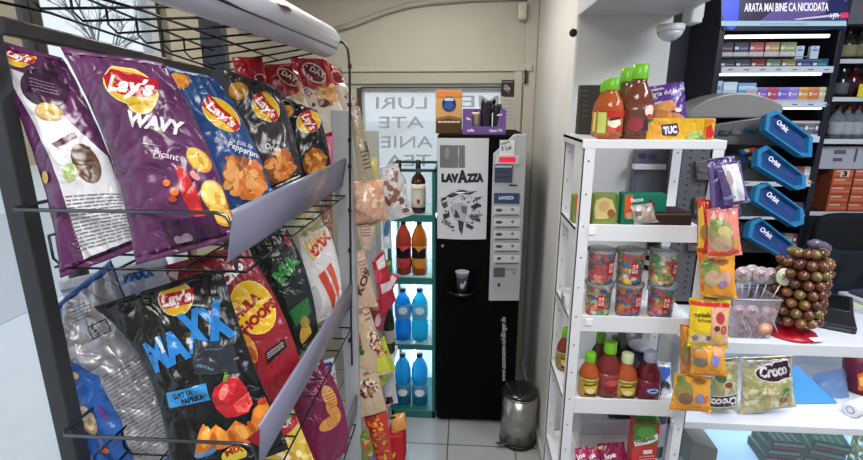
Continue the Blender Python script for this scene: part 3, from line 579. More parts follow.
pouch('candy_bag', 'clear bag of brown pretzels hanging beside the fridge bottles', 'candy bag', [(378, 168), (398, 164), (414, 214), (386, 222)], 2.05, (.1, -.98, .1), .04, (206, 204, 206), heap(391, 178, 8, 8, 0, 12, [(150, 110, 104), (222, 216, 214)], 4) + heap(393, 196, 11, 9, 20, 18, [(120, 76, 66), (226, 222, 220), (150, 104, 90)], 4.5) + heap(402, 209, 8, 6, 0, 9, [(240, 238, 236), (110, 90, 90)], 3), res=(14, 18), seed=44)
pouch('candy_bag', 'pale yellow lemon slice pack above the peach bag', 'candy bag', [(362, 158), (378, 158), (379, 184), (364, 184)], 1.95, fn, .025, (214, 196, 130), [('E', 370, 168, 6, 7, 0, (226, 206, 90))], res=(10, 12), seed=45)
pouch('snack_bag', 'small blue and white pack hanging behind the peach bag', 'snack bag', [(381, 214), (391, 214), (392, 248), (383, 248)], 2.02, fn, .025, (196, 210, 226), [('E', 387, 228, 3, 9, 10, (80, 130, 180)), ('E', 387, 240, 3, 4, 0, (230, 236, 240))], res=(10, 14), seed=46)
pouch('snack_bag', 'beige bag with dark script under the peach bag, middle of the clip strip', 'snack bag', [(353, 254), (364, 250), (378, 306), (358, 308)], 1.87, fn, .035, (212, 178, 152), [('T', 'KOS', 361, 296, 372, 270, 7, (90, 50, 40), .04), ('L', [(358, 262), (366, 260), (370, 276), (362, 278)], 5, (140, 90, 80), .3)], res=(12, 16), seed=47)
pouch('candy_bag', 'crumpled crimson wrapper bag beside the beige script bag', 'candy bag', [(372, 262), (384, 250), (396, 300), (380, 318)], 1.95, fn, .04, (178, 30, 54), [('P', [(376, 262), (384, 254), (386, 266), (378, 270)], (226, 214, 216)), ('P', [(380, 284), (392, 280), (393, 288), (382, 294)], (226, 206, 210)), ('E', 378, 276, 4, 7, 0, (214, 60, 84))], res=(12, 16), wr=1.6, seed=48)
pouch('candy_bag', 'red and white striped pack sticking out towards the juice bottles', 'candy bag', [(384, 288), (392, 272), (399, 276), (391, 294)], 2.0, fn, .02, (190, 40, 60), [('P', [(388, 282), (392, 275), (397, 278), (393, 286)], (236, 222, 216))], res=(8, 10), seed=49)
pouch('candy_bag', 'dark pink twisted pack below the crimson wrapper bag', 'candy bag', [(366, 300), (392, 300), (382, 332), (372, 326)], 1.97, fn, .03, (150, 60, 80), [('P', [(370, 302), (388, 301), (384, 310), (372, 310)], (196, 150, 140)), ('E', 378, 320, 3, 7, 10, (226, 190, 200))], res=(10, 12), wr=1.6, seed=50)
pouch('snack_bag', 'green bottle shaped pack hanging in front of the fridge frame', 'snack bag', [(384, 262), (392, 258), (394, 284), (386, 288)], 2.15, fn, .02, (36, 130, 84), [('E', 388, 262, 3, 3, 0, (206, 160, 50))], res=(8, 10), seed=51)
pouch('snack_bag', 'tall kraft nut bag with a parsley motif low on the clip strip', 'snack bag', [(354, 304), (366, 298), (392, 372), (356, 380)], 1.86, fn, .035, (206, 182, 150), [('T', 'mix', 357, 316, 364, 312, 4, (180, 40, 40), .03), ('L', [(364, 314), (370, 312), (372, 322), (366, 324)], 2, (120, 80, 60), .3), ('P', [(376, 330), (392, 370), (386, 384), (376, 380)], (206, 206, 60)), ('P', [(355, 334), (360, 334), (362, 352), (357, 352)], (150, 86, 60)), ('H', 357, 352, 6, 5, 0, 12, [(60, 120, 50), (40, 90, 40)], 3), ('H', 376, 342, 6, 16, -22, 60, [(120, 66, 50), (226, 190, 150), (160, 40, 44), (240, 226, 200)], 2)], res=(14, 20), seed=52)
pouch('snack_bag', 'yellow green popcorn bag just left of the fridge', 'snack bag', [(376, 344), (384, 336), (396, 368), (378, 392)], 1.93, fn, .03, (178, 200, 60), [('H', 381, 358, 6, 14, -10, 46, [(150, 50, 50), (236, 220, 190), (110, 70, 40), (214, 160, 110)], 2.2)], res=(10, 14), seed=53)
pouch('snack_bag', 'kraft bag of cranberries and nuts at the bottom of the clip strip', 'snack bag', [(353, 366), (378, 366), (387, 410), (357, 418)], 1.84, fn, .035, (208, 180, 148), [('T', 'DEST', 356, 371, 368, 367, 4, (180, 40, 44), .03), ('T', 'mixt', 364, 376, 376, 372, 4, (80, 50, 40), .02), ('H', 368, 388, 10, 9, -20, 56, [(110, 40, 44), (230, 200, 170), (80, 30, 34), (190, 130, 100), (240, 230, 220)], 2.2)], res=(14, 16), seed=54)
pouch('snack_bag', 'crumpled silver pack with a black corner beside the fridge foot', 'snack bag', [(384, 374), (394, 368), (398, 402), (386, 406)], 1.98, fn, .03, (196, 196, 204), [('P', [(385, 398), (392, 396), (394, 404), (386, 406)], (24, 22, 26))], res=(10, 12), wr=1.6, seed=55)
pouch('snack_bag', 'red snack bag with orange chilli pattern at the foot of the strip', 'snack bag', [(364, 418), (386, 402), (394, 466), (374, 476)], 1.86, fn, .04, (206, 50, 40), [('H', 378, 436, 8, 26, -12, 90, [(236, 170, 60), (180, 30, 34), (226, 110, 50), (150, 80, 40)], 2.4), ('P', [(378, 410), (386, 404), (387, 414), (379, 420)], (226, 60, 50))], res=(12, 18), seed=56)
pouch('snack_bag', 'green striped snack bag in front of the red chilli bag', 'snack bag', [(359, 432), (368, 428), (382, 478), (366, 486)], 1.8, fn, .03, (120, 130, 60), [('H', 367, 446, 4, 16, -16, 30, [(190, 180, 70), (206, 60, 40), (80, 120, 60)], 2.4), ('E', 376, 456, 4, 4, 0, (50, 90, 190))], res=(10, 14), seed=57)
bx = wb(388, 434, 403, 470, 2.0)
mb = MB(); mb.box(bx[0], bx[1], 2.0, 2.14, bx[2], bx[3], M((206, 44, 56), 'paper')); mb.art([('E', 394, 455, 1.4, 3, 20, (220, 200, 60)), ('P', [(389, 435), (402, 435), (402, 437), (389, 437)], (226, 90, 100))], front(1.999), 'paper'); mb.build('carton', bevel=.002, label='small red carton beside the fridge foot', cat='carton')
pouch('candy_bag', 'orange candy pack lying on the small red carton', 'candy bag', [(389, 416), (405, 412), (407, 428), (392, 434)], 2.03, (0, -.9, .4), .03, (224, 156, 84), [('P', [(388, 416), (393, 413), (396, 418), (390, 420)], (60, 30, 20))], res=(10, 10), seed=58)
bx = wb(384, 296, 392, 352, 2.1); c = at(389, 352, Y=2.13)
mb = MB(); mb.lathe([(.0, 0), (.026, 0), (.03, .01), (.03, .15), (.026, .19), (.012, .23), (.012, .25), (0, .25)], (c.x, 2.13, c.z), M((30, 18, 18), 'gloss'), 16)
tk = thing('cola_bottle', 'dark cola bottle on the far rack end beside the fridge', 'bottle', c); mb.build('bottle_body', tk)
mb = MB(); mb.lathe([(.0305, .06), (.0312, .065), (.0312, .12), (.0305, .125)], (c.x, 2.13, c.z), M((170, 160, 160), 'paper'), 16); mb.build('bottle_label', tk)
mb = MB(); mb.lathe([(.014, .248), (.014, .265), (0, .267)], (c.x, 2.13, c.z), M((20, 20, 20)), 12); mb.build('cap', tk)
# side ledge (white base unit) that carries the carton and the cola bottle
t = thing('side_shelf', 'slim white side shelf unit behind the hanging snack bags', 'shelf', (-.36, 2.12, 0))
mb = MB(); mb.box(-.44, -.415, 2.01, 2.2, 0, 1.5, M((206, 206, 208), 'paint')); mb.build('side_panel', t, .002)
zc = c.z
mb = MB(); mb.box(-.415, at(393, 352, Y=2.04).x, 2.04, 2.2, zc - .02, zc, M((206, 206, 208), 'paint')); mb.build('shelf_board', t, .002)
bx = wb(388, 434, 403, 470, 2.0); mb = MB(); mb.box(-.415, at(404, 470, Y=2.0).x, 2.0, 2.2, bx[2] - .02, bx[2], M((206, 206, 208), 'paint')); mb.build('shelf_board', t, .002)
# ================================================================== BOTTLE FRIDGE
YFR = 2.77; FX0, FX1 = -.455, -.165; FD = .42; GRN = M((36, 104, 100), 'plastic'); GRD = M((26, 78, 78), 'plastic')
def zf(y): return at(415, y, Y=YFR).z
fr = thing('bottle_fridge', 'narrow green framed open bottle fridge beside the black coffee machine', 'fridge', ((FX0 + FX1) / 2, YFR + FD / 2, 0))
WHT = M((232, 240, 244), 'plastic')
for x in (FX0, FX1 - .022):
    mb = MB(); mb.box(x, x + .022, YFR, YFR + .03, 0, zf(170), GRN); mb.build('frame_post', fr, .003)
for x in (FX0, FX1 - .022):
    mb = MB(); mb.box(x, x + .022, YFR + FD - .03, YFR + FD, 0, zf(170), GRN); mb.build('frame_post', fr, .003)
mb = MB(); mb.box(FX0, FX1, YFR, YFR + .014, zf(171) - .006, zf(169), GRD); mb.box(FX0, FX1, YFR + FD - .014, YFR + FD, zf(171) - .006, zf(169), GRD)
for x in (FX0, FX1 - .012): mb.box(x, x + .012, YFR, YFR + FD, zf(171) - .006, zf(169), GRD)
mb.build('top_frame', fr, .002)
shelves = [(215, 222), (278, 284.5), (345, 350)]
for a, b in shelves:
    mb = MB(); mb.box(FX0 + .002, FX1 - .002, YFR + .001, YFR + .012, zf(b), zf(a), GRN); mb.box(FX0 + .022, FX1 - .022, YFR + .012, YFR + FD - .03, zf(b) + .004, zf(a) - .006, CLEAR((220, 240, 240), .3)); mb.build('shelf_board', fr, .0015)
mb = MB(); mb.box(FX0, FX1, YFR, YFR + FD, 0, .055, GRN); mb.build('plinth', fr, .004)
zb0, zb1 = .055, zf(222)
mb = MB(); mb.box(FX0 + .022, FX1 - .022, YFR + FD - .02, YFR + FD - .008, zb0, zb1, WHT); mb.build('back_panel', fr)
for x in (FX0 + .001, FX1 - .006): 
    mb = MB(); mb.box(x, x + .005, YFR + .03, YFR + FD - .03, zb0, zb1, WHT); mb.build('side_panel', fr)
for (a, b) in ((224, 277), (287, 344), (352, 413)):
    for fx in (.36, .9):
        mb = MB(); x = FX0 + (FX1 - FX0) * fx; z0, z1 = zf(b) + .02, zf(a) - .02; mb.lathe([(.007, 0), (.007, z1 - z0)], (x + .012, YFR + FD - .04, z0), EM((226, 246, 255), 6.0), 8); mb.build('led_tube', fr)
    L = bpy.data.lights.new('fridge_led', 'AREA'); L.size = .22; L.shape = 'RECTANGLE'; L.size_y = .05; L.energy = .8; L.color = lin((214, 240, 255)); o = bpy.data.objects.new('fridge_led', L); COL.objects.link(o); o.location = ((FX0 + FX1) / 2, YFR + .2, zf(a) - .012)
def bottle(name, label, cat, prof, c, body, capm, cap, bands=(), n=20, group=None, marks=None):
    """prof: (r,z) of the body; cap: (r,z0,z1); bands: (z0,z1,material)"""
    t = thing(name, label, cat, c, group)
    mb = MB(); mb.lathe([(0, 0.0)] + prof, c, body, n); mb.build('bottle_body', t)
    def rad(z):
        for (r0, z0), (r1, z1) in zip(prof, prof[1:]):
            if z0 <= z <= z1: return r0 + (r1 - r0) * ((z - z0) / max(1e-6, z1 - z0))
        return prof[-1][0]
    for z0, z1, m in bands:
        mb = MB(); N = 5; mb.lathe([(rad(z0) + .0002, z0)] + [(rad(z0 + (z1 - z0) * i / N) + .0012, z0 + (z1 - z0) * i / N) for i in range(N + 1)] + [(rad(z1) + .0002, z1)], c, m, n)
        if marks: mb.art(marks, (lambda cc, R: lambda a, b, e: Vector((cc[0] + (R(b) + .0012 + e) * math.sin(a), cc[1] - (R(b) + .0012 + e) * math.cos(a), cc[2] + b)))(c, rad), 'paper', xcuts=ACUT)
        mb.build('bottle_label', t)
    mb = MB(); r, z0, z1 = cap; mb.lathe([(r * .98, z0), (r, z0 + .002), (r * .97, z1 - .003), (r * .8, z1), (0, z1)], c, capm, 20, rib=-.06); mb.build('cap', t)
    return t
YBt = YFR + .1
# wine bottles on the upper shelf
zt = zf(215) - .006
for px, lab, body, lb in ((399.5, 'clear spirit bottle with a black neck on the top fridge shelf, behind the pretzels', CLEAR((214, 214, 210), .45), (216, 212, 204)), (418.5, 'dark red wine bottle with a cream label on the top fridge shelf', M((58, 22, 26), 'gloss'), (222, 212, 194))):
    c = at(px, 214, Y=YBt); c = Vector((c.x, YBt, zt)); h = at(px, 160, Y=YBt).z - zt
    prof = [(.04, 0), (.043, .008), (.043, h * .60), (.036, h * .67), (.016, h * .75), (.014, h * .80), (.014, h * .81)]
    mk = [('P', [(-.12, h * .2), (.3, h * .2), (.3, h * .28), (-.12, h * .28)], (170, 44, 40)), ('P', [(-.5, h * .46), (.6, h * .47), (.6, h * .478), (-.5, h * .468)], (90, 80, 76))]
    t = bottle('wine_bottle', lab, 'bottle', prof, c, body, M((24, 22, 26), 'plastic'), (.0155, h * .79, h), [(h * .12, h * .56, M(lb, 'paper'))], marks=mk)
# juice bottles
zt = zf(278) - .006
for px, lab, body, cl in ((404, 'pink grapefruit juice bottle in the middle fridge compartment', CLEAR((176, 84, 66), .8, .5), (206, 70, 80)), (419.5, 'amber orange juice bottle in the middle fridge compartment', CLEAR((176, 112, 40), .8, .5), (214, 140, 50))):
    c = at(px, 276, Y=YBt); c = Vector((c.x, YBt, zt)); h = at(px, 221, Y=YBt).z - zt
    prof = [(.042, 0), (.048, .01), (.048, h * .28), (.044, h * .42), (.048, h * .52), (.048, h * .68), (.038, h * .80), (.017, h * .92), (.015, h * .955)]
    mk = [('P', [(-.95, h * .33), (.95, h * .33), (.95, h * .52), (.3, h * .50), (0, h * .45), (-.4, h * .53), (-.95, h * .54)], (28, 22, 24)), ('P', [(-.6, h * .41), (.55, h * .42), (.5, h * .455), (-.55, h * .45)], (232, 226, 220)), ('E', .1, h * .2, .5, h * .06, 0, (206, 50, 44) if px < 410 else (226, 130, 30))]
    bottle('juice_bottle', lab, 'bottle', prof, c, body, M((40, 40, 44)), (.0165, h * .945, h), [(h * .14, h * .56, M(cl, 'film'))], marks=mk)
for (zb, yb, yt, nm, kk) in ((zf(345) - .006, 343, 288, 'upper', 0), (.055, 412, 353, 'lowest', 1)):
    for px, side in ((403.5, 'first'), (420, 'second')):
        c = at(px, yb - 1, Y=YBt); c = Vector((c.x, YBt, zb)); h = at(px, yt, Y=YBt).z - zb
        prof = [(.046, 0), (.053, .012), (.053, h * .30), (.047, h * .40), (.053, h * .5), (.053, h * .68), (.042, h * .80), (.02, h * .9), (.014, h * .93), (.014, h * .95)]
        body = CLEAR((58, 176, 196), .66, .7) if kk == 0 else CLEAR((66, 160, 190), .76, .7)
        if kk == 0 and side == 'first': body = CLEAR((48, 152, 200), .68, .7)
        mk = [('E', .1, h * (.62 if kk == 0 else .26), .55, h * .07, 0, (206, 230, 240)), ('P', [(-.5, h * .5), (.6, h * .5), (.6, h * .53), (-.5, h * .53)], (90, 160, 190))] if kk == 0 else [('E', .05, h * .27, .6, h * .07, 0, (232, 240, 246)), ('T', 'AQUA', -.42, h * .245, .5, h * .26, -.045 * h / .3, (60, 110, 160), .04)][:1]
        bd = (h * .42, h * .72, CLEAR((150, 214, 220), .7, .5)) if kk == 0 else (h * .18, h * .40, CLEAR((120, 184, 206), .9, .4))
        bottle('water_bottle', ('%s large cyan water bottle from the fridge side by the snack bags, %s water shelf' % (side, nm)), 'bottle', prof, c, body, M((56, 26, 46) if kk else (24, 44, 56)), (.021, h * .935, h), [bd], marks=mk)
# ================================================================== COFFEE MACHINE
YV = 2.735; VX0, VX1, VZ = -.155, .336, 1.83; VB = M((8, 8, 10), 'matte'); VGR = (176, 178, 182)
vm = thing('coffee_machine', 'tall black coffee vending machine with a silver selection column', 'vending machine', ((VX0 + VX1) / 2, YV + .3, 0))
mb = MB(); mb.box(VX0, VX1, YV, YV + .58, .03, VZ, VB); mb.build('cabinet', vm, .008)
for x in (VX0 + .04, VX1 - .06):
    for y in (YV + .05, YV + .5):
        mb = MB(); mb.lathe([(.02, 0), (.02, .032)], (x, y, 0), M((20, 20, 20)), 12); mb.build('foot', vm)
def pv(a, b, Y=YV): p = at(a, b, Y=Y); return p
def vbox(x0, y0, x1, y1, y_f, m, d=.012): b = wb(x0, y0, x1, y1, YV); return (b[0], b[1], YV - y_f, YV - y_f + d, b[2], b[3], m)
# curved white display panel
b = wb(437.5, 138, 487.5, 238.5, YV); mb = MB(); N = 12; W = b[1] - b[0]
pts = [(b[0] + W * i / N, YV - .004 - .016 * math.sin(math.pi * i / N)) for i in range(N + 1)]
PN = M((205, 206, 210), 'gloss')
mb.add([Vector((x, y, z)) for z in (b[2], b[3]) for x, y in pts], [(i, i + 1, N + 2 + i, N + 1 + i) for i in range(N)], PN, True)
mb.add([Vector((x, y, b[2])) for x, y in pts] + [Vector((x, y, b[3])) for x, y in pts], [tuple(range(N, -1, -1)), tuple(range(N + 1, 2 * N + 2))], PN)
INK = (52, 54, 62)
splash = [('P', [(450, 207), (454, 203), (462, 202), (468, 205), (467, 214), (464, 221), (459, 222), (454, 218)], (168, 170, 176)), ('P', [(451, 208), (457, 210), (460, 217), (455, 217)], INK), ('P', [(461, 205), (467, 206), (466, 214), (462, 211)], (96, 100, 108)), ('P', [(458, 219), (464, 221), (462, 234), (459, 229)], INK), ('P', [(445, 220), (451, 222), (450, 225), (444, 224)], (110, 114, 122)), ('P', [(466, 222), (474, 226), (472, 229), (466, 226)], INK), ('P', [(441, 198), (447, 196), (446, 199), (442, 201)], INK), ('P', [(474, 197), (482, 196), (480, 199), (475, 200)], (100, 104, 112)), ('P', [(470, 216), (475, 213), (484, 214), (476, 218)], (120, 124, 130)),
          ('P', [(446, 196), (452, 192), (462, 189), (472, 191), (478, 190), (470, 194), (460, 193), (452, 197)], INK), ('P', [(441, 203), (447, 201), (448, 206), (444, 208)], (80, 84, 92)), ('P', [(470, 206), (477, 202), (482, 205), (474, 209)], INK), ('P', [(468, 214), (478, 216), (481, 222), (472, 219)], (80, 84, 92)), ('P', [(443, 214), (449, 212), (450, 216), (444, 219)], INK)]
rn = random.Random(4)
for _ in range(60):
    a = rn.uniform(0, 6.28); r = rn.uniform(11, 22); splash.append(('E', 460 + r * math.cos(a) * .95, 210 + r * math.sin(a), rn.uniform(.4, 1.5), rn.uniform(.4, 1), rn.uniform(0, 180), INK if rn.random() < .6 else (110, 114, 122)))
curve = lambda a, c, e: Vector((pv(a, c).x, YV - .004 - .016 * math.sin(math.pi * min(1, max(0, (pv(a, c).x - b[0]) / W))) - e, pv(a, c).z))
mb.art([('P', [(440, 145), (452, 145), (465, 145), (465, 156), (465, 167.5), (452, 167.5), (440, 167.5)], (112, 112, 116)), ('E', 447, 153, 2.4, 6, 5, (140, 140, 142)), ('T', 'LAV', 441.5, 181.2, 459, 181, 7.6, (38, 40, 50), .09), ('T', 'A', 457.5, 181.2, 468, 181, 11, (38, 40, 50), .09), ('T', 'ZZA', 466.5, 181, 483.5, 180.8, 7.6, (38, 40, 50), .09)] + splash, curve, 'gloss', base=.0012)
mb.build('display_panel', vm)
# silver selection column with slanted top
SV = M(VGR, 'plastic'); a = [pv(*q) for q in ((489.5, 153.5), (514, 134), (525.5, 133.5), (523, 299.5), (488.5, 299.5))]
a[2].x = a[3].x = VX1 - .001; a[0].x = a[4].x
mb = MB(); mb.prism([Vector((p.x, YV - .024, p.z)) for p in a][::-1], (0, .023, 0), SV); ccol = mb.build('control_column', vm, .005)
fv = front(YV - .0245)
def panel(name, q, m, d=.005, art=None, bev=.001):
    bb = wb(*q, YV - .024); mb = MB(); mb.box(bb[0], bb[1], YV - .024 - d, YV - .0235, bb[2], bb[3], m)
    if art: mb.art(art, front(YV - .0243 - d), 'plastic')
    return mb.build(name, ccol, bev)
panel('price_display', (495.5, 155, 519, 164), M((200, 200, 206), 'gloss'), .006, [('P', [(499, 157), (515.5, 157), (515.5, 162), (499, 162)], EM((240, 24, 52), 1.1))])
panel('coin_panel', (494.5, 164.5, 512.5, 182.5), M((62, 72, 92), 'plastic'), .006, [('P', [(495, 165.5), (512, 165.5), (512, 167.5), (495, 167.5)], (180, 186, 196)), ('P', [(496, 171), (511, 171), (511, 172), (496, 172)], (44, 52, 70)), ('P', [(496, 176.5), (511, 176.5), (511, 177.5), (496, 177.5)], (44, 52, 70))])
panel('coin_slot', (509, 184.5, 517, 186), M((60, 60, 64), 'metal'), .004)
panel('brand_plate', (494, 193, 519.5, 203.5), M((52, 66, 104), 'plastic'), .005, [('T', 'LAVAZZA', 499, 199.2, 514, 199.2, 3.2, (226, 230, 238), .04)])
for i in range(5):
    y = 206.5 + i * 12.1; q = (493.5, y, 519.5, y + 10)
    panel('selection_button', q, M((206, 206, 208), 'plastic'), .005, [('E', 499, y + 3.6, 3.6 if i < 4 else 2, 1.5, 0, (70, 62, 60)), ('E', 512.5, y + 3, 1.5, 1.5, 0, (110, 112, 118)), ('P', [(494, y + 7.6), (519, y + 7.6), (519, y + 9.6), (494, y + 9.6)], (140, 142, 148)), ('L', [(496, y + 7.9), (518, y + 7.9), (518, y + 9.2), (496, y + 9.2)], 1, (70, 72, 80), .9)])
panel('change_panel', (493, 267, 518, 291), M((168, 170, 174), 'plastic'), .004, [('P', [(493.5, 267.5), (505, 267.5), (505, 277), (493.5, 277)], (82, 84, 90)), ('E', 514, 273, 1.6, 1.6, 0, (130, 132, 136)), ('P', [(497.5, 283), (500, 283), (500, 286.5), (497.5, 286.5)], (28, 28, 30)), ('L', [(506, 269), (517, 269), (517, 271), (506, 271)], 1, (110, 112, 118), .5)])
bb = wb(499.5, 140, 514.5, 155, YV - .024); mb = MB(); mb.box(bb[0], bb[1], YV - .0275, YV - .0245, bb[2], bb[3], M((226, 226, 228), 'paper'))
mb.art([('T', 'LASATI', 500.5, 145, 510, 143, 2.6, (60, 60, 66), .02), ('T', '5 Lei', 501.5, 150.5, 511.5, 149, 4.2, (60, 60, 66), .02)], front(YV - .028), 'paper')
mb.build('price_note', label='handwritten white price note stuck on the silver column of the coffee machine', cat='note')
# cup delivery niche, keyhole, web address
b2 = wb(448, 267, 478, 294, YV); mb = MB(); mb.box(b2[0], b2[1], YV - .004, YV + .001, b2[2], b2[3], M((4, 4, 5), 'matte')); mb.build('delivery_niche', vm, .002)
c = pv(462, 289); mb = MB(); mb.lathe([(0, 0), (.072, 0), (.074, .006), (.07, .012), (0, .012)], (c.x, YV - .052, c.z), M((52, 54, 58), 'metal'), 28); mb.build('drip_tray', vm)
c2 = pv(442.5, 246); mb = MB(); mb.lathe([(.009, 0), (.009, .006), (0, .006)], (c2.x, YV + .001, c2.z), M((170, 170, 172), 'metal'), 16, Matrix.Rotation(math.pi / 2, 3, 'X')); mb.build('lock', vm)
mb = MB(); mb.art([('T', 'www.automaten-schillinger.de', 505.5, 381, 505.5, 317, 5, (222, 222, 226), .0)], front(YV - .0045), 'plastic', base=.0005); mb.build('web_address', vm)
mb = MB(); b3 = wb(441, 296, 520, 418, YV); mb.box(VX0 + .012, VX1 - .012, YV - .004, YV + .001, .05, b3[3], M((6, 6, 8), 'matte')); mb.build('lower_door', vm, .002)
# paper cup
cz = c.z + .0125; t = thing('paper_cup', 'small dark printed coffee cup standing on the machine drip tray', 'cup', (c.x, YV - .055, cz)); cc = (c.x, YV - .055, cz); hcup = at(462, 268.5, Y=YV).z - cz
mb = MB(); mb.lathe([(0, 0), (.028, 0), (.034, hcup * .75)], cc, M((52, 54, 60), 'paper'), 24)
mb.art([('P', [(-.1, .02), (.4, .03), (.7, .06), (.5, .075), (.2, .05), (-.2, .06), (-.4, .04)], (170, 174, 180))], lambda p, q, e: Vector((cc[0] + (.028 + .006 * q / (hcup * .75) + e) * math.sin(p), cc[1] - (.028 + .006 * q / (hcup * .75) + e) * math.cos(p), cc[2] + q)), 'paper', xcuts=ACUT); mb.build('cup_wall', t)
mb = MB(); mb.lathe([(.034, hcup * .75), (.038, hcup * .95), (.041, hcup * .98), (.041, hcup), (.037, hcup)], cc, M((150, 152, 158), 'paper'), 24); mb.build('cup_rim', t)
# boxes on the machine
YK = YV + .16; b = wb(435.5, 90, 462, 134, YK)
bz = VZ + .001
t = thing('tea_carton', 'orange gold carton with a round blue emblem on top of the coffee machine', 'carton', ((b[0] + b[1]) / 2, YK + .06, bz))
mb = MB(); mb.box(b[0], b[1], YK, YK + .11, bz, b[3], M((204, 158, 104), 'paper'))
mb.art([('P', [(436, 91), (461.5, 91), (461.5, 97), (436, 97)], (206, 128, 66)), ('P', [(436, 119), (449, 116), (461.5, 119), (461.5, 133.5), (436, 133.5)], (84, 62, 34)), ('P', [(436, 118), (449, 115.5), (461.5, 118), (461.5, 121), (449, 118.5), (436, 121)], (150, 100, 60)), ('L', [(438, 121), (460, 121), (460, 124), (438, 124)], 1, (216, 206, 190), .6), ('E', 449, 104, 7, 7.6, 0, (40, 50, 110)), ('E', 449, 106, 5, 4, 0, (60, 90, 150)), ('P', [(444, 98.5), (449, 97.5), (454, 98.5), (453, 101), (445, 101)], (190, 200, 214))], front(YK - .0004), 'paper')
mb.build('carton_body', t, .0015)
YK2 = YV + .03; b = wb(462.5, 109, 506, 134, YK2); PU = M((112, 84, 150), 'paper')
t = thing('cup_caddy', 'purple cardboard tray holding cups and lids on the coffee machine', 'caddy', ((b[0] + b[1]) / 2, YK2 + .06, bz))
zb = at(484, 126.5, Y=YK2).z; xa, xb = b[0], b[1]; s1 = at(472, 118, Y=YK2).x; s2 = at(498, 118, Y=YK2).x
mb = MB(); mb.prism([Vector((x, YK2, z)) for x, z in ((xa, bz), (xb, bz), (xb, b[3] - .004), (s2 + .012, b[3] - .002), (s2 - .004, zb), (s1 + .004, zb), (s1 - .01, b[3] - .004), (xa, b[3] - .008))][::-1], (0, .006, 0), PU)
mb.art([('T', 'cafe', 467, 131.5, 474, 131.5, 3, (236, 230, 240), .03), ('T', 'Classic Mix', 489, 132, 503, 131.5, 3, (236, 230, 240), .03), ('P', [(497, 114.5), (502, 113.5), (502, 115.5), (497, 116)], (220, 212, 230)), ('P', [(467, 117), (471, 119), (470, 120.5), (466, 119)], (220, 212, 230))], front(YK2 - .0004), 'paper', base=.0006); mb.build('front_panel', t)
mb = MB(); mb.box(xa, xb, YK2 + .114, YK2 + .12, bz, b[3], PU); mb.build('back_panel', t)
for x in (xa, xb - .006): mb = MB(); mb.box(x, x + .006, YK2 + .006, YK2 + .114, bz, b[3] - .01, PU); mb.build('side_panel', t)
mb = MB(); mb.box(xa + .006, xb - .006, YK2 + .006, YK2 + .114, bz, bz + .006, PU); mb.build('tray_floor', t)
for px, y0, col, r, lab in ((486, 101, (30, 30, 32), .034, 'tall stack of black cup lids in the purple tray'), (496.5, 104, (36, 36, 38), .026, 'shorter stack of black lids at the side of the purple tray')):
    c = at(px, 130, Y=YK2 + .06); h = at(px, y0, Y=YK2 + .06).z - bz - .007; mb = MB(); pr = [(r, 0)]
    for k in range(9): z = h * k / 9; pr += [(r, z + .001), (r * .95, z + h / 18), (r * .97, z + h / 9 - .001)]
    pr += [(r * .8, h), (0, h)]; mb.lathe(pr, (c.x, YK2 + .06, bz + .007), M(col, 'plastic'), 22); mb.build('lid_stack', label=lab, cat='lids')
c = at(475.5, 131, Y=YK2 + .035); h = at(475.5, 111, Y=YK2 + .035).z - bz - .007
t = thing('sugar_cup', 'small beige cup of stirrers in the purple tray', 'cup', (c.x, YK2 + .035, bz + .007)); mb = MB(); mb.lathe([(0, 0), (.017, 0), (.018, h * .8), (.022, h * .82), (.022, h * .95), (.019, h * .95), (.018, h * .8)], (c.x, YK2 + .035, bz + .007), M((206, 190, 164), 'paper'), 16); mb.build('cup_wall', t)
mb = MB(); mb.box(c.x - .004, c.x + .004, YK2 + .033, YK2 + .037, bz + .02, bz + .007 + h * 1.05, M((70, 50, 44), 'paper')); mb.build('stirrer', t)
p = at(492, 128, Y=YK2 + .03); mb = MB(); mb.box(p.x - .003, p.x + .003, YK2 + .02, YK2 + .024, bz + .008, at(492, 113, Y=YK2 + .03).z, M((226, 226, 226), 'paper')); mb.build('stir_stick', label='single white stirring stick between the black lid stacks', cat='stick')
# ================================================================== PEDAL BIN
c = at(518.5, 438, Z=0); c = Vector((.352, 2.6, 0)); R = .108
t = thing('pedal_bin', 'small brushed steel pedal bin between the coffee machine and the wall', 'bin', c)
zt = at(518, 403, Y=c.y - R).z
STL = M((176, 174, 172), 'metal')
mb = MB(); mb.lathe([(0, .004), (R, .004), (R, zt)], c, STL, 40); mb.build('bin_body', t)
mb = MB(); mb.lathe([(R * 1.01, 0), (R * 1.03, .004), (R * 1.03, .02), (R * 1.005, .024)], c, M((28, 28, 30)), 40); mb.build('base_ring', t)
mb = MB(); mb.lathe([(R * 1.005, zt - .006), (R * 1.03, zt - .004), (R * 1.03, zt + .004), (R * 1.0, zt + .006)], c, M((150, 148, 146), 'metal'), 40); mb.build('rim', t)
mb = MB(); mb.lathe([(R * 1.0, zt + .005), (R * 1.0, zt + .016), (R * .9, zt + .026), (R * .5, zt + .034), (0, zt + .037)], c, M((34, 33, 34), 'gloss'), 40); mb.build('lid', t)
mb = MB(); d = Vector((-.8, -.6, 0)); p = c + d * R; mb.slab([p + Vector((-.016, .012, .022)), p + Vector((.016, -.012, .022)), p + d * .05 + Vector((.016, -.012, .03)), p + d * .05 + Vector((-.016, .012, .03))], (0, 0, .006), M((190, 190, 190), 'metal')); mb.build('pedal', t, .002)
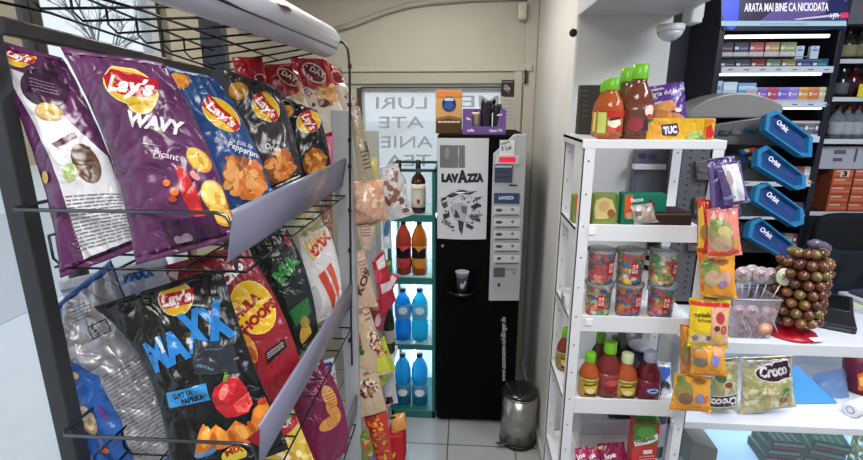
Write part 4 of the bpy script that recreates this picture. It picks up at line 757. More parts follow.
# ================================================================== WHITE SHELVING UNIT
YS0, YS1 = 1.55, 1.87; SX0, SX1 = .366, .79
WP = M((222, 223, 226), 'paint'); WP2 = M((206, 208, 212), 'paint')
def zs(y, Y=YS0): return at(640, y, Y=Y).z
su = thing('shelving_unit', 'white metal shelving unit full of juices and sweets in front of the pillar', 'shelf', ((SX0 + SX1) / 2, (YS0 + YS1) / 2, 0))
for x, y in ((SX0, YS0), (SX1 - .036, YS0), (SX0, YS1 - .03), (SX1 - .036, YS1 - .03)):
    mb = MB(); mb.box(x, x + .036, y, y + .004, 0, zs(140) - .004, WP); mb.box(x if x < .5 else x + .032, x + .004 if x < .5 else x + .036, y, y + .03, 0, zs(140) - .004, WP)
    for k in range(16): mb.lathe([(.003, 0), (.003, .0008), (0, .0008)], (x + .018, y - .0002, .25 + k * .105), M((90, 90, 92), 'metal'), 8, Matrix.Rotation(math.pi / 2, 3, 'X'))
    mb.build('post', su, .0015)
LV = []
for a, b in ((140, 149), (225, 242), (317, 333), (400, 415.5), (484, 500)):
    z1, z0 = zs(a), zs(b); top = z1 if a == 140 else z1 - .022; LV.append(top)
    mb = MB(); xl = SX0 + .002 if a != 140 else SX0 - .004
    mb.box(xl, SX1 - .002, YS0 + .006, YS1 - .004, top - .012, top, WP)
    mb.box(SX0 + .036 if a != 140 else xl, SX1 - .036 if a != 140 else SX1, YS0 - .001, YS0 + .005, z0, z1, WP); mb.box(xl, xl + .004, YS0 + .006, YS1 - .004, z0, top, WP2)
    mb.build('shelf_board', su, .002)
for a, pxs in ((225, ((592, 231), )), (317, ((589, 322),))):
    for px, py in pxs:
        p = at(px, py, Y=YS0 - .003); mb = MB(); mb.box(p.x - .011, p.x + .011, YS0 - .006, YS0 - .001, p.z - .012, p.z + .012, M((236, 236, 236))); mb.build('price_holder', su, .001)
p = at(563, 292, Y=YS0 + .2); mb = MB(); mb.box(SX0 - .004, SX0 - .001, YS0 + .1, YS0 + .16, p.z - .02, p.z + .02, CLEAR((220, 222, 224), .5)); mb.build('label_sleeve', su)
# ------------------------------------------------------------------ juices
GC = M((112, 186, 34), 'plastic')
def jbottle(label, px, Yb, top, r, body, sleeve, marks, capm=GC, cf=.2, group=None, z=None, cap_r=None):
    c = at(px, 140, Y=Yb); h = at(px, top, Y=Yb).z - z; c = Vector((at(px, (top + 60), Y=Yb).x, Yb, z + .0005))
    prof = [(r * .92, 0), (r, .006), (r, h * .47), (r * .97, h * .54), (r * .82, h * .64), (r * .58, h * .72), (r * .5, h * .77), (r * .5, h * (1 - cf) + .002)]
    bands = [(h * .05, h * .46, sleeve)] if sleeve else []
    return bottle('juice_bottle', label, 'juice', prof, c, body, capm, (cap_r or r * .56, h * (1 - cf), h), bands, 22, group, [tuple([m[0]] + [([(x, y * h) for x, y in m[1]] if m[0] == 'P' else m[1])] + list(m[2:])) if m[0] == 'P' else (('E', m[1], m[2] * h, m[3], m[4] * h) + tuple(m[5:])) for m in marks])
OJ = CLEAR((204, 104, 52), .94, .3); RJ = CLEAR((128, 72, 54), .93, .25); DJ = CLEAR((112, 80, 56), .93, .25)
mk1 = [('P', [(-1.2, .36), (1.2, .36), (1.2, .47), (-1.2, .47)], (190, 50, 40)), ('P', [(-1.2, .1), (-.5, .1), (-.5, .44), (-1.2, .44)], (206, 220, 110)), ('E', .1, .27, .5, .08, 0, (236, 226, 200)), ('E', .55, .18, .3, .05, 0, (190, 50, 60)), ('E', -.1, .15, .35, .04, 0, (210, 90, 70)), ('P', [(-.3, .3), (.5, .33), (.5, .37), (-.3, .34)], (60, 50, 40))]
mk2 = [('E', .6, .38, .4, .08, 0, (236, 214, 204)), ('P', [(.2, .12), (1.0, .12), (1.0, .26), (.2, .26)], (54, 48, 70)), ('E', -.3, .2, .5, .1, 0, (150, 60, 70)), ('E', .6, .3, .25, .04, 0, (170, 60, 60))]
z0 = LV[0]
jbottle('orange juice bottle with a green cap at the front of the top white shelf', 608, YS0 + .06, 78, .04, OJ, M((186, 116, 66), 'film'), mk1, z=z0)
jbottle('orange juice bottle hidden behind the front one on the top white shelf', 602, YS0 + .16, 81, .038, OJ, M((196, 120, 60), 'film'), mk1, z=z0)
jbottle('tall brownish red juice bottle at the front of the top white shelf', 635, YS0 + .07, 64, .046, RJ, M((104, 62, 44), 'film'), mk2, z=z0)
jbottle('tall brownish juice bottle behind the tallest one on the top white shelf', 623, YS0 + .17, 68, .044, DJ, M((104, 72, 44), 'film'), mk2, z=z0)
b = wb(579.5, 85, 606, 140, YS0 + .26)
mb = MB(); mb.box(b[0], b[1], YS0 + .26, YS0 + .31, z0 + .0005, b[3], M((62, 60, 58), 'paper')); mb.art([('L', [(582, 90), (588, 90), (588, 120), (582, 120)], 6, (90, 88, 84), .3)], front(YS0 + .2595), 'paper'); mb.build('dark_box', bevel=.002, label='dark grey box behind the juice bottles on the top white shelf', cat='box')
# croissant pack and cracker packs on the top shelf
pouch('croissant_pack', 'purple croissant pack standing behind the yellow cracker box', 'snack pack', [(645, 88), (684, 82), (690, 128), (646, 140)], YS0 + .2, (-.1, -.97, .15), .04, (84, 48, 128), [
    ('P', [(647, 90), (662, 87), (665, 89), (648, 92)], (190, 170, 190)), ('T', 'Tarta dubla', 649, 97.5, 677, 92.5, 5, (226, 210, 236), .01, False, .2), ('E', 656, 112, 11, 8, -10, (206, 140, 80)), ('E', 666, 107, 10, 6, -10, (214, 150, 86)), ('E', 662, 115, 12, 5, 10, (190, 120, 64)), ('E', 676, 117, 10, 4, 10, (206, 140, 80)), ('E', 678, 110, 4, 2.2, 0, (226, 220, 230))], res=(16, 20), seed=61)
b = wb(647, 118.5, 704, 141, YS0 + .03)
mb = MB(); mb.box(b[0], b[1], YS0 + .03, YS0 + .09, z0 + .0005, b[3], M((226, 176, 40), 'film'))
mb.art([('P', [(648, 122), (662, 119), (666, 130), (660, 140), (648, 140)], (222, 160, 60)), ('P', [(648, 118.8), (654, 118.8), (649, 124)], (60, 110, 60)), ('P', [(690, 140.5), (700, 131), (703.5, 140.5)], (96, 150, 90)), ('E', 694, 135, 8, 4, -20, (170, 190, 100)), ('P', [(661, 125), (677, 123), (679, 131), (676, 136), (662, 135)], (72, 44, 88)), ('T', 'TUC', 663.5, 133.8, 677, 132.4, 7, (246, 244, 246), .07)], front(YS0 + .0295), 'film'); mb.build('cracker_pack', bevel=.004, label='long yellow cracker pack with a dark plum badge on the top white shelf', cat='crackers')
b = wb(704.8, 118.5, 715, 141, YS0 + .03)
mb = MB(); mb.box(b[0], b[1], YS0 + .03, YS0 + .09, z0 + .0005, b[3], M((220, 180, 50), 'film')); mb.art([('P', [(705.5, 127), (711, 124), (714, 134), (709, 140.5), (705.5, 140)], (206, 44, 38)), ('P', [(705.5, 119), (714.5, 119), (714.5, 122), (705.5, 124)], (220, 130, 50))], front(YS0 + .0295), 'film'); mb.build('cracker_pack', bevel=.004, label='narrow red and yellow cracker pack at the end of the top white shelf', cat='crackers')
# ------------------------------------------------------------------ second shelf: boxes
z1 = LV[1]
def box_thing(name, label, cat, q, Y, D, m, items, z=None, bevel=.0015, fin='paper', zt=None):
    b = wb(*q, Y); zb = z if z is not None else b[2]; mb = MB(); mb.box(b[0], b[1], Y, Y + D, zb + .0005, zt if zt else b[3], M(m, fin)); mb.art(items, front(Y - .0004), fin); return mb.build(name, bevel=bevel, label=label, cat=cat)
box_thing('pastry_box', 'small orange and green box behind the left white post on the second shelf', 'box', (573.5, 196, 583.5, 224), YS0 + .1, .05, (122, 140, 70), [('P', [(576, 194.5), (581, 194.5), (581, 220), (576, 220)], (222, 90, 40))], z1)
box_thing('pastry_box', 'olive green box with a pastry picture on the second white shelf', 'box', (593.5, 195, 618, 224), YS0 + .07, .05, (124, 142, 66), [('P', [(596, 200), (604, 197), (612, 200), (616, 212), (606, 219), (595, 219), (594, 208)], (206, 184, 130)), ('E', 604, 206, 5, 6, 30, (190, 160, 100)), ('E', 611, 213, 4, 4, 0, (150, 90, 50)), ('P', [(615.5, 194.5), (618, 194.5), (618, 220), (616.5, 220)], (60, 120, 60))], z1)
box_thing('sauce_box', 'teal green box with an orange corner on the second white shelf', 'box', (622, 194.5, 666, 224), YS0 + .08, .05, (24, 122, 96), [('P', [(625, 195), (633, 195), (631, 215), (624, 218)], (222, 90, 44)), ('T', 'Bacon', 631, 202, 643, 201, 4, (230, 236, 232), .03), ('P', [(646, 205), (650, 198), (655, 204), (653, 208), (647, 208)], (96, 50, 56)), ('P', [(626, 213), (640, 208), (646, 214), (640, 219), (626, 219)], (206, 170, 130))], z1)
box_thing('chocolate_tray', 'dark brown carton tray on the second white shelf beside the clear bag', 'box', (655, 213.5, 692, 226), YS0 + .05, .12, (58, 40, 34), [('P', [(656, 213.6), (691.5, 213.6), (691.5, 215), (656, 215)], (110, 96, 88))], z1)
pouch('snack_bag', 'clear crumpled bag in front of the teal box on the second white shelf', 'snack bag', [(630, 206), (652, 203), (660, 222), (634, 225)], YS0 + .06, (0, -.95, .3), .03, (170, 160, 150), heap(644, 213, 10, 5, 10, 16, [(196, 176, 160), (130, 116, 106), (214, 206, 200)], 4), res=(12, 12), wr=1.6, seed=62)
# ------------------------------------------------------------------ candy buckets
bk = None; z2 = LV[2]
CC = [(226, 60, 60), (240, 150, 40), (250, 210, 70), (80, 170, 90), (240, 236, 220), (250, 140, 130), (60, 120, 190), (220, 90, 120)]
def bucket(label, px, py_top, z, Y, seed, cols):
    x = at(px, py_top + 20, Y=Y).x; c = Vector((x, Y, z)); h = .118; r0, r1 = .039, .045
    t = thing('candy_bucket', label, 'sweets', c, 'clear candy buckets on the third white shelf')
    mb = MB(); mb.lathe([(0, 0), (r0, 0), (r0 + .001, .004), (r1, h - .012), (r1 + .002, h - .010), (r1 + .002, h - .004)], c, CLEAR((232, 236, 238), .1), 28); mb.build('container', t)
    mb = MB(); mb.lathe([(r1 + .001, h - .009), (r1 + .004, h - .008), (r1 + .004, h - .001), (r1 + .001, h), (0, h)], c, CLEAR((206, 210, 212), .35, .3), 28); mb.build('lid', t)
    rn = random.Random(seed); mb = MB()
    for lv in range(7):
        for k in range(11):
            a = k / 11 * 6.283 + rn.uniform(-.2, .2) + lv; zz_ = .012 + lv * .0135 + rn.uniform(-.003, .003); rr = r0 + (r1 - r0) * zz_ / h - .0115
            mb.ball(c + Vector((rr * math.cos(a), rr * math.sin(a), zz_)), rn.uniform(.0105, .0145), M(cols[rn.randrange(len(cols))], 'gloss'), 8, (1, 1, rn.uniform(.7, 1.1)))
    for k in range(16): a = k * 2.4; rr = .026 * math.sqrt(k / 16); mb.ball(c + Vector((rr * math.cos(a), rr * math.sin(a), .1)), .01, M(cols[k % len(cols)], 'gloss'), 8)
    tag(mb.build('sweets', t), kind='stuff')
    mb = MB(); sq = lambda a, b, e: Vector((c.x + (r0 + (r1 - r0) * b / h + .0012 + e) * math.sin(a), c.y - (r0 + (r1 - r0) * b / h + .0012 + e) * math.cos(a), c.z + b))
    ro = rn.uniform(-.1, .7); w = .26; RD = (196, 32, 46); WT = (240, 226, 220); l0, l1 = .034, .082
    its = [('P', [(ro - w + 2 * w * i / 6, l0) for i in range(7)] + [(ro + w - 2 * w * i / 6, l1) for i in range(7)], RD)]
    for aa, bb, cc, dd in ((-.18, .045, -.03, .075), (.05, .045, .18, .058), (.05, .064, .18, .076)):
        its += [('P', [(ro + aa, bb), (ro + cc, bb), (ro + cc, dd), (ro + aa, dd)], WT), ('P', [(ro + aa + .035, bb + .005), (ro + cc - .035, bb + .005), (ro + cc - .035, dd - .004), (ro + aa + .035, dd - .004)], RD)]
    mb.art(its, sq, 'paper', xcuts=ACUT); mb.build('label_tag', t)
Yk = YS0 + .075
kc = [('red and orange sweets', [CC[0], CC[0], CC[5], CC[1], CC[6]]), ('mixed green and yellow sweets', CC), ('yellow and red sweets', [CC[2], CC[0], CC[4], CC[1], CC[3]])]
for i, (px, pl) in enumerate(((597, 597), (627, 629), (659.5, 661.5))):
    bucket('lower clear bucket of mixed sweets, %s of three on the third white shelf' % ('first', 'second', 'third')[i], px, 290, z2 + .0005, Yk, 70 + i, [kc[1], kc[0], kc[1]][i][1])
for i, px in enumerate((600.5, 629.5, 662)):
    bucket('upper clear bucket of %s, stacked %s from the white post' % (kc[i][0], ('first', 'second', 'third')[i]), px, 250, z2 + .1195, Yk, 80 + i, kc[i][1])
box_thing('striped_pack', 'black and white striped pack between the upper candy buckets', 'pack', (643, 252, 650, 275), YS0 + .2, .03, (220, 220, 222), [('P', [(643, 254), (650, 256), (650, 261), (643, 259)], (30, 30, 34)), ('P', [(643, 264), (650, 266), (650, 271), (643, 269)], (30, 30, 34))], z2)
# ------------------------------------------------------------------ fourth shelf
z3 = LV[3]
mkl = [('E', 0, .27, .62, .13, 0, (216, 190, 70)), ('E', 0, .2, .4, .06, 0, (240, 220, 160)), ('P', [(-.9, .40), (.9, .40), (.9, .45), (-.9, .45)], (120, 150, 50)), ('P', [(-.7, .3), (.5, .34), (.6, .38), (-.6, .35)], (110, 60, 36)), ('P', [(-.6, .1), (.7, .08), (.6, .13), (-.5, .15)], (90, 60, 36))]
mkr = [('E', .1, .32, .5, .06, 0, (190, 90, 80)), ('E', 0, .2, .5, .05, 0, (150, 40, 44))]
jbottle('red juice bottle seen outside the left white post, back of the fourth shelf', 562.5, YS1 - .08, 328, .034, M((126, 44, 34), 'gloss'), M((150, 130, 60), 'film'), mkl, z=z3)
jbottle('short orange juice bottle with a lime cap beside the left post, fourth shelf', 585.5, YS0 + .06, 352, .035, OJ, M((190, 150, 60), 'film'), mkl, z=z3)
jbottle('green capped dark juice bottle standing behind the front row, fourth shelf', 596, YS0 + .18, 333, .034, M((96, 60, 36), 'gloss'), M((110, 70, 50), 'film'), [], z=z3)
jbottle('taller pinkish red juice bottle with a lime cap, fourth white shelf', 605, YS0 + .07, 341, .042, CLEAR((150, 62, 60), .85, .3), M((140, 58, 56), 'film'), mkr, z=z3)
jbottle('orange juice bottle with a cream and green cap, fourth white shelf', 621.5, YS0 + .06, 353, .039, OJ, M((190, 156, 84), 'film'), mkl, M((196, 206, 170)), z=z3)
jbottle('deep red soda bottle with a pale purple cap, fourth white shelf', 644, YS0 + .06, 351, .043, M((90, 20, 32), 'gloss'), M((120, 28, 44), 'film'), [('E', .1, .27, .62, .09, 0, (70, 70, 140)), ('E', .1, .27, .45, .05, 0, (206, 206, 226)), ('P', [(-.2, .24), (.4, .26), (.3, .3), (-.1, .29)], (60, 60, 150))], M((150, 150, 178)), z=z3)
jbottle('dark capped juice bottle deep behind the orange one, fourth shelf', 610, YS0 + .26, 336, .034, M((70, 56, 40), 'gloss'), None, [], M((70, 84, 50)), z=z3)
pouch('crisp_bag', 'crumpled blue and silver bag at the end of the fourth white shelf', 'snack bag', [(648, 361), (671, 363), (673, 402), (650, 401)], YS0 + .1, (.1, -.95, .2), .05, (190, 196, 206), [('P', [(650, 366), (672, 368), (672, 374), (662, 380), (650, 376)], (50, 90, 170)), ('E', 662, 388, 7, 9, 0, (70, 60, 70)), ('E', 664, 392, 4, 6, 0, (226, 226, 230)), ('P', [(651, 384), (656, 382), (660, 398), (654, 399)], (130, 40, 50))], res=(14, 16), wr=1.7, seed=63)
c = Vector((at(643.5, 350, Y=YS0 + .2).x, YS0 + .22, z3 + .0005)); t = thing('snack_tub', 'dark purple tub with a silver foil lid behind the soda bottle', 'tub', c); h = at(643, 345, Y=YS0 + .2).z - z3
mb = MB(); mb.lathe([(.036, 0), (.044, h * .8), (.046, h * .86)], c, M((50, 42, 76), 'gloss'), 24); mb.build('tub_body', t); mb = MB(); mb.lathe([(.046, h * .85), (.05, h * .87), (.05, h * .91), (.044, h * .95), (0, h * .96)], c, M((196, 198, 206), 'foil'), 24); mb.build('foil_lid', t)
pouch('snack_bag', 'grey bag leaning at the back of the fourth white shelf', 'snack bag', [(618, 330), (643, 331), (641, 366), (614, 366)], YS0 + .3, (0, -.97, .2), .04, (92, 92, 100), [], res=(12, 14), wr=1.5, seed=64)
# ------------------------------------------------------------------ fifth shelf
z4 = LV[4]
for i, (q, Y, lab) in enumerate(([[(575, 449), (588, 446), (590, 486), (576, 488)], YS0 + .05, 'pink wafer pack nearest the left white post on the lowest shelf'], [[(587, 449), (598, 446), (602, 486), (589, 488)], YS0 + .07, 'pink wafer pack second from the left white post on the lowest shelf'], [[(597, 444), (624, 442), (634, 486), (602, 488)], YS0 + .09, 'wide dark pink wafer pack with a yellow dot on the lowest white shelf'])):
    (x0, y0), (x1, y1) = q[0], q[1]
    pouch('wafer_pack', lab, 'sweets', q, Y, (0, -.85, .5), .03, (176, 40, 92) if i < 2 else (140, 28, 76), [('T', 'Joe', x0 + 2 + 5 * (i == 2), 460, x1 - 2 - 6 * (i == 2), 456, 5, (240, 220, 232), .05), ('E', x0 + 8, 462, 5, 3, 0, (220, 110, 150))] + ([('E', 599.5, 447.5, 3, 2.4, 0, (226, 190, 70))] if i == 2 else []), res=(12, 14), wr=1.4, seed=65 + i)
q = [(632, 416), (657, 416), (659, 480), (633, 480)]
t = thing('juice_carton', 'green and red apple juice pack with a white ribbon on the lowest white shelf', 'juice', at(645, 484, Y=YS0 + .1)); b = wb(633, 416, 657, 480, YS0 + .08); D = .06
OFF[t.name] = Vector(t.location)
mb = MB(); xm = (b[0] + b[1]) / 2; z = z4 + .0005; zt_ = b[3]; zs1 = zt_ - .028
mb.box(b[0], b[1], YS0 + .08, YS0 + .08 + D, z, zs1, M((206, 46, 48), 'film'))
mb.add([(b[0], YS0 + .08, zs1), (b[1], YS0 + .08, zs1), (b[1], YS0 + .08 + D, zs1), (b[0], YS0 + .08 + D, zs1), (b[0] + .012, YS0 + .08 + D / 2, zt_), (b[1] - .006, YS0 + .08 + D / 2, zt_)], [(0, 1, 5, 4), (3, 4, 5, 2), (0, 4, 3), (1, 2, 5)], M((54, 122, 40), 'film'))
mb.art([('P', [(633.5, 424), (656.5, 424), (656.8, 444), (633.5, 444)], (62, 136, 44)), ('E', 646, 432, 9, 6, 0, (96, 164, 64)), ('P', [(634, 441), (650, 437), (657.5, 433), (658, 439), (650, 443), (635, 446)], (238, 238, 236)), ('T', 'TYMBARK', 636, 444.6, 656, 438.4, 3.6, (44, 70, 40), .05), ('P', [(643, 450), (652, 449), (652, 453), (643, 454)], (240, 232, 230)), ('L', [(639, 456), (654, 455), (654, 460), (639, 461)], 2, (226, 170, 170), .4)], front(YS0 + .0796), 'film'); mb.build('carton_body', t, .002)
box_thing('storage_tub', 'pale plastic tub at the back of the lowest white shelf', 'tub', (578, 420, 632, 466), YS1 - .12, .1, (198, 200, 206), [('P', [(579, 433), (631, 433), (631, 434), (579, 434)], (160, 162, 168))], z4, .006, 'plastic')
box_thing('dark_tray', 'flat dark tray on the back of the lowest white shelf', 'tray', (609, 415, 634, 419.5), YS1 - .11, .08, (40, 42, 50), [], zs(419.5, YS1 - .11), .002, 'plastic')
c = Vector((at(659, 420, Y=YS0 + .2).x, YS0 + .2, z4 + .0005)); mb = MB(); mb.lathe([(.03, 0), (.03, .2), (.024, .215), (0, .216)], c, M((58, 64, 78), 'gloss'), 20); mb.lathe([(.0305, .05), (.0308, .055), (.0308, .15), (.0305, .155)], c, M((150, 156, 166), 'film'), 20); mb.build('drink_can', label='tall dark blue can behind the apple juice pack', cat='can')
# ================================================================== HANGING SWEETS ON THE FRONT POST
t = thing('clip_strip', 'white clip strip with sweets on the right post of the white shelving unit', 'clip strip', (.775, YS0 - .008, .8))
mb = MB(); mb.box(.765, .785, YS0 - .0085, YS0 - .005, .98, 1.83, M((214, 214, 216))); mb.build('strip_band', t)
kn = (-.05, -.98, .16); YC = YS0 - .06
GB = (120, 140, 60)
def candy(label, q, Y, base, seed, extra, n=kn, th=.036, res=(14, 18)): return pouch('candy_bag', label, 'candy bag', q, Y, n, th, base, extra, res=res, seed=seed, wr=1.2)
candy('dark purple chocolate pack hanging at the back of the top hook', [(707, 160), (735, 156), (742, 216), (711, 222)], YC + .0, (70, 52, 110), 91, [('P', [(709, 164), (713, 162), (716, 216), (712, 218)], (110, 90, 150)), ('T', 'milka', 714, 219, 734, 215, 5, (150, 140, 190), .02)])
candy('shiny silver and purple chocolate pack hanging in front of the dark purple one', [(715, 164), (740, 161), (750, 202), (724, 205)], YC - .05, (92, 78, 130), 92, [('P', [(722, 165), (738, 163), (746, 200), (734, 202)], (206, 204, 214)), ('P', [(726, 166), (730, 165), (738, 200), (735, 201)], (240, 240, 244)), ('E', 729, 178, 3, 8, -10, (176, 150, 160)), ('T', 'milka', 725, 200, 736, 198, 4, (170, 160, 210), .03)])
candy('red and yellow candy bag peeking out behind the pink and olive one', [(697, 198), (712, 201), (713, 254), (697, 250)], YC + .012, (206, 60, 40), 93, [('P', [(697.5, 210), (703, 206), (704, 248), (698, 250)], (226, 180, 60)), ('E', 704, 232, 4, 8, 0, (150, 110, 60))])
candy('pink and olive candy bag below the purple chocolate packs', [(706, 210), (738, 205), (742, 254), (707, 258)], YC - .03, (222, 130, 120), 94, [('E', 720, 233, 12, 15, 0, (150, 146, 92)), ('E', 716, 225, 6, 7, 0, GB), ('E', 722, 244, 11, 9, 0, (190, 160, 130)), ('E', 724, 232, 8, 6, 20, (196, 176, 120)), ('E', 736, 243, 4, 6, 0, (206, 150, 70)), ('P', [(708, 253), (741, 250), (742, 255), (707, 259)], (226, 70, 40))])
candy('orange candy bag with a red foil edge, third from the top of the strip', [(696, 247), (735, 253), (737, 298), (700, 296)], YC - .005, (226, 150, 44), 95, [('P', [(697, 249), (704, 250), (704, 292), (701, 292)], (206, 110, 40)), ('E', 709, 272, 10, 15, -8, (150, 150, 80)), ('E', 706, 266, 5, 6, 0, (110, 140, 60)), ('E', 712, 278, 8, 8, 0, (196, 160, 130)), ('E', 722, 262, 7, 2.6, -5, (150, 100, 50)), ('E', 724, 278, 7, 7, 0, (206, 160, 140)), ('E', 722, 284, 4, 4, 0, (150, 130, 170))])
candy('yellow chewing gum candy bag with a red foil top, middle of the strip', [(689, 298), (731, 301), (728, 347), (687, 346)], YC - .012, (230, 196, 30), 96, [('P', [(690, 299), (731, 302), (731, 308), (691, 305)], (206, 44, 36)), ('P', [(711, 308), (730, 308), (728, 345), (711, 345)], (222, 170, 140)), ('E', 720, 318, 5, 6, 0, (170, 60, 60)), ('E', 724, 330, 4, 5, 0, (190, 70, 70)), ('E', 718, 338, 5, 4, 0, (226, 190, 70)), ('E', 716, 328, 3, 3, 0, (90, 50, 50)), ('T', 'gumballs', 693, 316, 710, 317, 4.4, (60, 50, 20), .03), ('T', 'la fructe', 697, 321, 710, 322, 3.6, (80, 66, 20), .02), ('P', [(690, 334), (710, 334), (710, 343), (690, 343)], (214, 190, 160)), ('E', 695, 338, 3, 3, 0, (150, 120, 110)), ('E', 702, 338, 3, 3, 0, (226, 206, 190)), ('E', 708, 338, 2.4, 3, 0, (130, 110, 90))])
candy('narrow orange candy bag showing behind the lower bags of the strip', [(680, 324), (692, 326), (692, 374), (680, 372)], YC + .02, (206, 130, 40), 97, [('E', 686, 352, 4, 10, 0, (130, 120, 60)), ('E', 685, 360, 3, 6, 0, (150, 110, 80))])
candy('orange candy bag with green and tan prints, second from the bottom of the strip', [(690, 344), (725, 344), (727, 376), (690, 374)], YC - .03, (230, 160, 50), 98, [('E', 698, 356, 9, 11, 0, (150, 140, 80)), ('E', 699, 354, 8, 4, 0, (206, 130, 60)), ('E', 700, 362, 7, 5, 0, (120, 110, 90)), ('E', 715, 360, 5, 6, 0, (140, 130, 190)), ('E', 718, 352, 6, 4, 0, (226, 170, 130)), ('P', [(691, 370), (726, 371), (727, 376), (690, 374)], (236, 150, 30))])
candy('orange candy bag at the very bottom of the strip', [(674, 373), (711, 377), (711, 412), (669, 409)], YC + .0, (230, 164, 54), 99, [('E', 683, 392, 9, 12, 5, (150, 140, 80)), ('E', 681, 380, 4, 6, 10, (110, 140, 50)), ('E', 685, 398, 7, 6, 0, (130, 90, 70)), ('E', 700, 381, 7, 2.6, 8, (170, 110, 60)), ('E', 699, 398, 5, 5, 0, (140, 130, 180)), ('E', 707, 399, 3, 4, 0, (226, 110, 60)), ('P', [(670, 405), (711, 408), (711, 412), (669, 409)], (236, 150, 30))])
# ================================================================== COUNTER
YCF = 1.75; CX0 = .84; CX1 = 2.6
CW = M((226, 228, 232), 'paint')
def zc_(y, Y=YCF): return at(760, y, Y=Y).z
zt, zt0 = zc_(343), zc_(355); zl, zl0 = zc_(425), zc_(432)
ct = thing('sales_counter', 'white sales counter with an open shelf and a glass display below', 'counter', ((CX0 + CX1) / 2, YCF + .3, 0))
mb = MB(); mb.box(CX0, CX1, YCF, YCF + .5, zt0, zt, CW); mb.build('counter_top', ct, .004)
mb = MB(); mb.box(CX0, CX1, YCF + .002, YCF + .5, zl0, zl, CW); mb.build('shelf_board', ct, .003)
mb = MB(); mb.box(CX0, CX0 + .02, YCF + .01, YCF + .5, 0, zt0, M((200, 204, 210), 'paint')); mb.build('side_panel', ct, .002)
mb = MB(); mb.box(CX0 + .02, CX1, YCF + .5, YCF + .52, 0, zt0, M((206, 216, 226), 'paint')); mb.build('back_panel', ct)
mb = MB(); mb.box(CX0 + .02, CX1, YCF + .006, YCF + .5, .0, .42, M((206, 222, 236), 'paint')); mb.build('display_floor', ct)
mb = MB(); mb.box(CX0 + .02, CX1, YCF + .006, YCF + .011, .42, zl0, CLEAR((226, 234, 238), .08)); mb.build('display_glass', ct)
mb = MB(); mb.box(CX1 - .02, CX1, YCF + .02, YCF + .5, .42, zt0, CW); mb.build('side_panel', ct)
L = bpy.data.lights.new('display_lamp', 'AREA'); L.shape = 'RECTANGLE'; L.size = 1.4; L.size_y = .04; L.energy = 4.5; L.color = lin((224, 238, 255)); o = bpy.data.objects.new('display_lamp', L); COL.objects.link(o); o.location = (1.7, YCF + .3, zl0 - .012)
mb = MB(); mb.box(1.0, 2.4, YCF + .28, YCF + .32, zl0 - .01, zl0, EM((234, 242, 255), 2)); mb.build('glow_strip', ct)
L = bpy.data.lights.new('shelf_fill', 'AREA'); L.shape = 'RECTANGLE'; L.size = 1.5; L.size_y = .04; L.energy = 2.2; L.color = lin((228, 236, 255)); o = bpy.data.objects.new('shelf_fill', L); COL.objects.link(o); o.location = (1.7, YCF + .12, zt0 - .014)  # fill light added to brighten the open shelf below the counter top
mb = MB(); mb.box(.95, 2.45, YCF + .1, YCF + .14, zt0 - .012, zt0, EM((236, 242, 255), 2)); mb.build('glow_strip', ct)  # glowing strip added to go with the shelf fill light
# ------------------------------------------------------------------ gum display with blue trays
GBX = M((96, 97, 100), 'plastic'); GBD = M((66, 67, 72), 'plastic')
Yg = 2.08
gd = thing('gum_display', 'grey domed chewing gum display with tilted blue trays behind the sweets', 'display', (1.12, Yg + .08, zt + .001))
dm = [at(*p, Y=Yg) for p in ((690, 118), (690, 113), (696, 106), (706, 100), (720, 95.5), (735, 92.5), (750, 93), (764, 96), (776, 101), (783, 106), (783, 113), (770, 118))]
mb = MB(); mb.prism([Vector((p.x, Yg, p.z)) for p in dm][::-1], (0, .16, 0), M((128, 126, 122), 'plastic')); mb.build('dome_top', gd, .006)
pz = at(700, 116, Y=Yg).z
mb = MB(); b0 = at(694, 116, Y=Yg).x; b1 = at(724, 116, Y=Yg).x
x0_, x1_ = at(684, 160, Y=Yg).x, at(712, 160, Y=Yg).x
mb.box(x0_, x1_, Yg + .02, Yg + .15, zt + .001, pz, GBX)
for k in range(26):
    for xx in (.3, .75):
        zz_ = zt + .05 + k * (pz - zt - .08) / 26; x = x0_ + (x1_ - x0_) * xx; mb.box(x - .005, x + .005, Yg + .0185, Yg + .021, zz_, zz_ + .009, M((50, 50, 54), 'plastic'))
mb.build('perforated_upright', gd, .003)
mb = MB(); mb.box(x1_, at(768, 140, Y=Yg).x, Yg + .13, Yg + .15, zt + .001, pz, GBD); mb.build('back_panel', gd)
mb = MB(); mb.box(x0_, at(800, 300, Y=Yg).x, Yg + .02, Yg + .15, zt + .001, zt + .02, GBX); mb.build('foot_plate', gd, .003)
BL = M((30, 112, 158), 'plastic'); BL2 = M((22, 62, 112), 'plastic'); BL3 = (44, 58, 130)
trays = [((767, 114), (776, 110), (813, 137), (812, 157), (802, 156), (765, 130)), ((758, 150), (767, 145), (806, 176), (806, 188), (797, 190), (757, 166)), ((757, 186), (767, 182), (804, 210), (804, 224), (795, 227), (754, 201)), ((751, 222), (760, 217), (797, 246), (797, 259), (788, 260), (748, 237))]
nrm = Vector((.25, -.93, .28)).normalized()
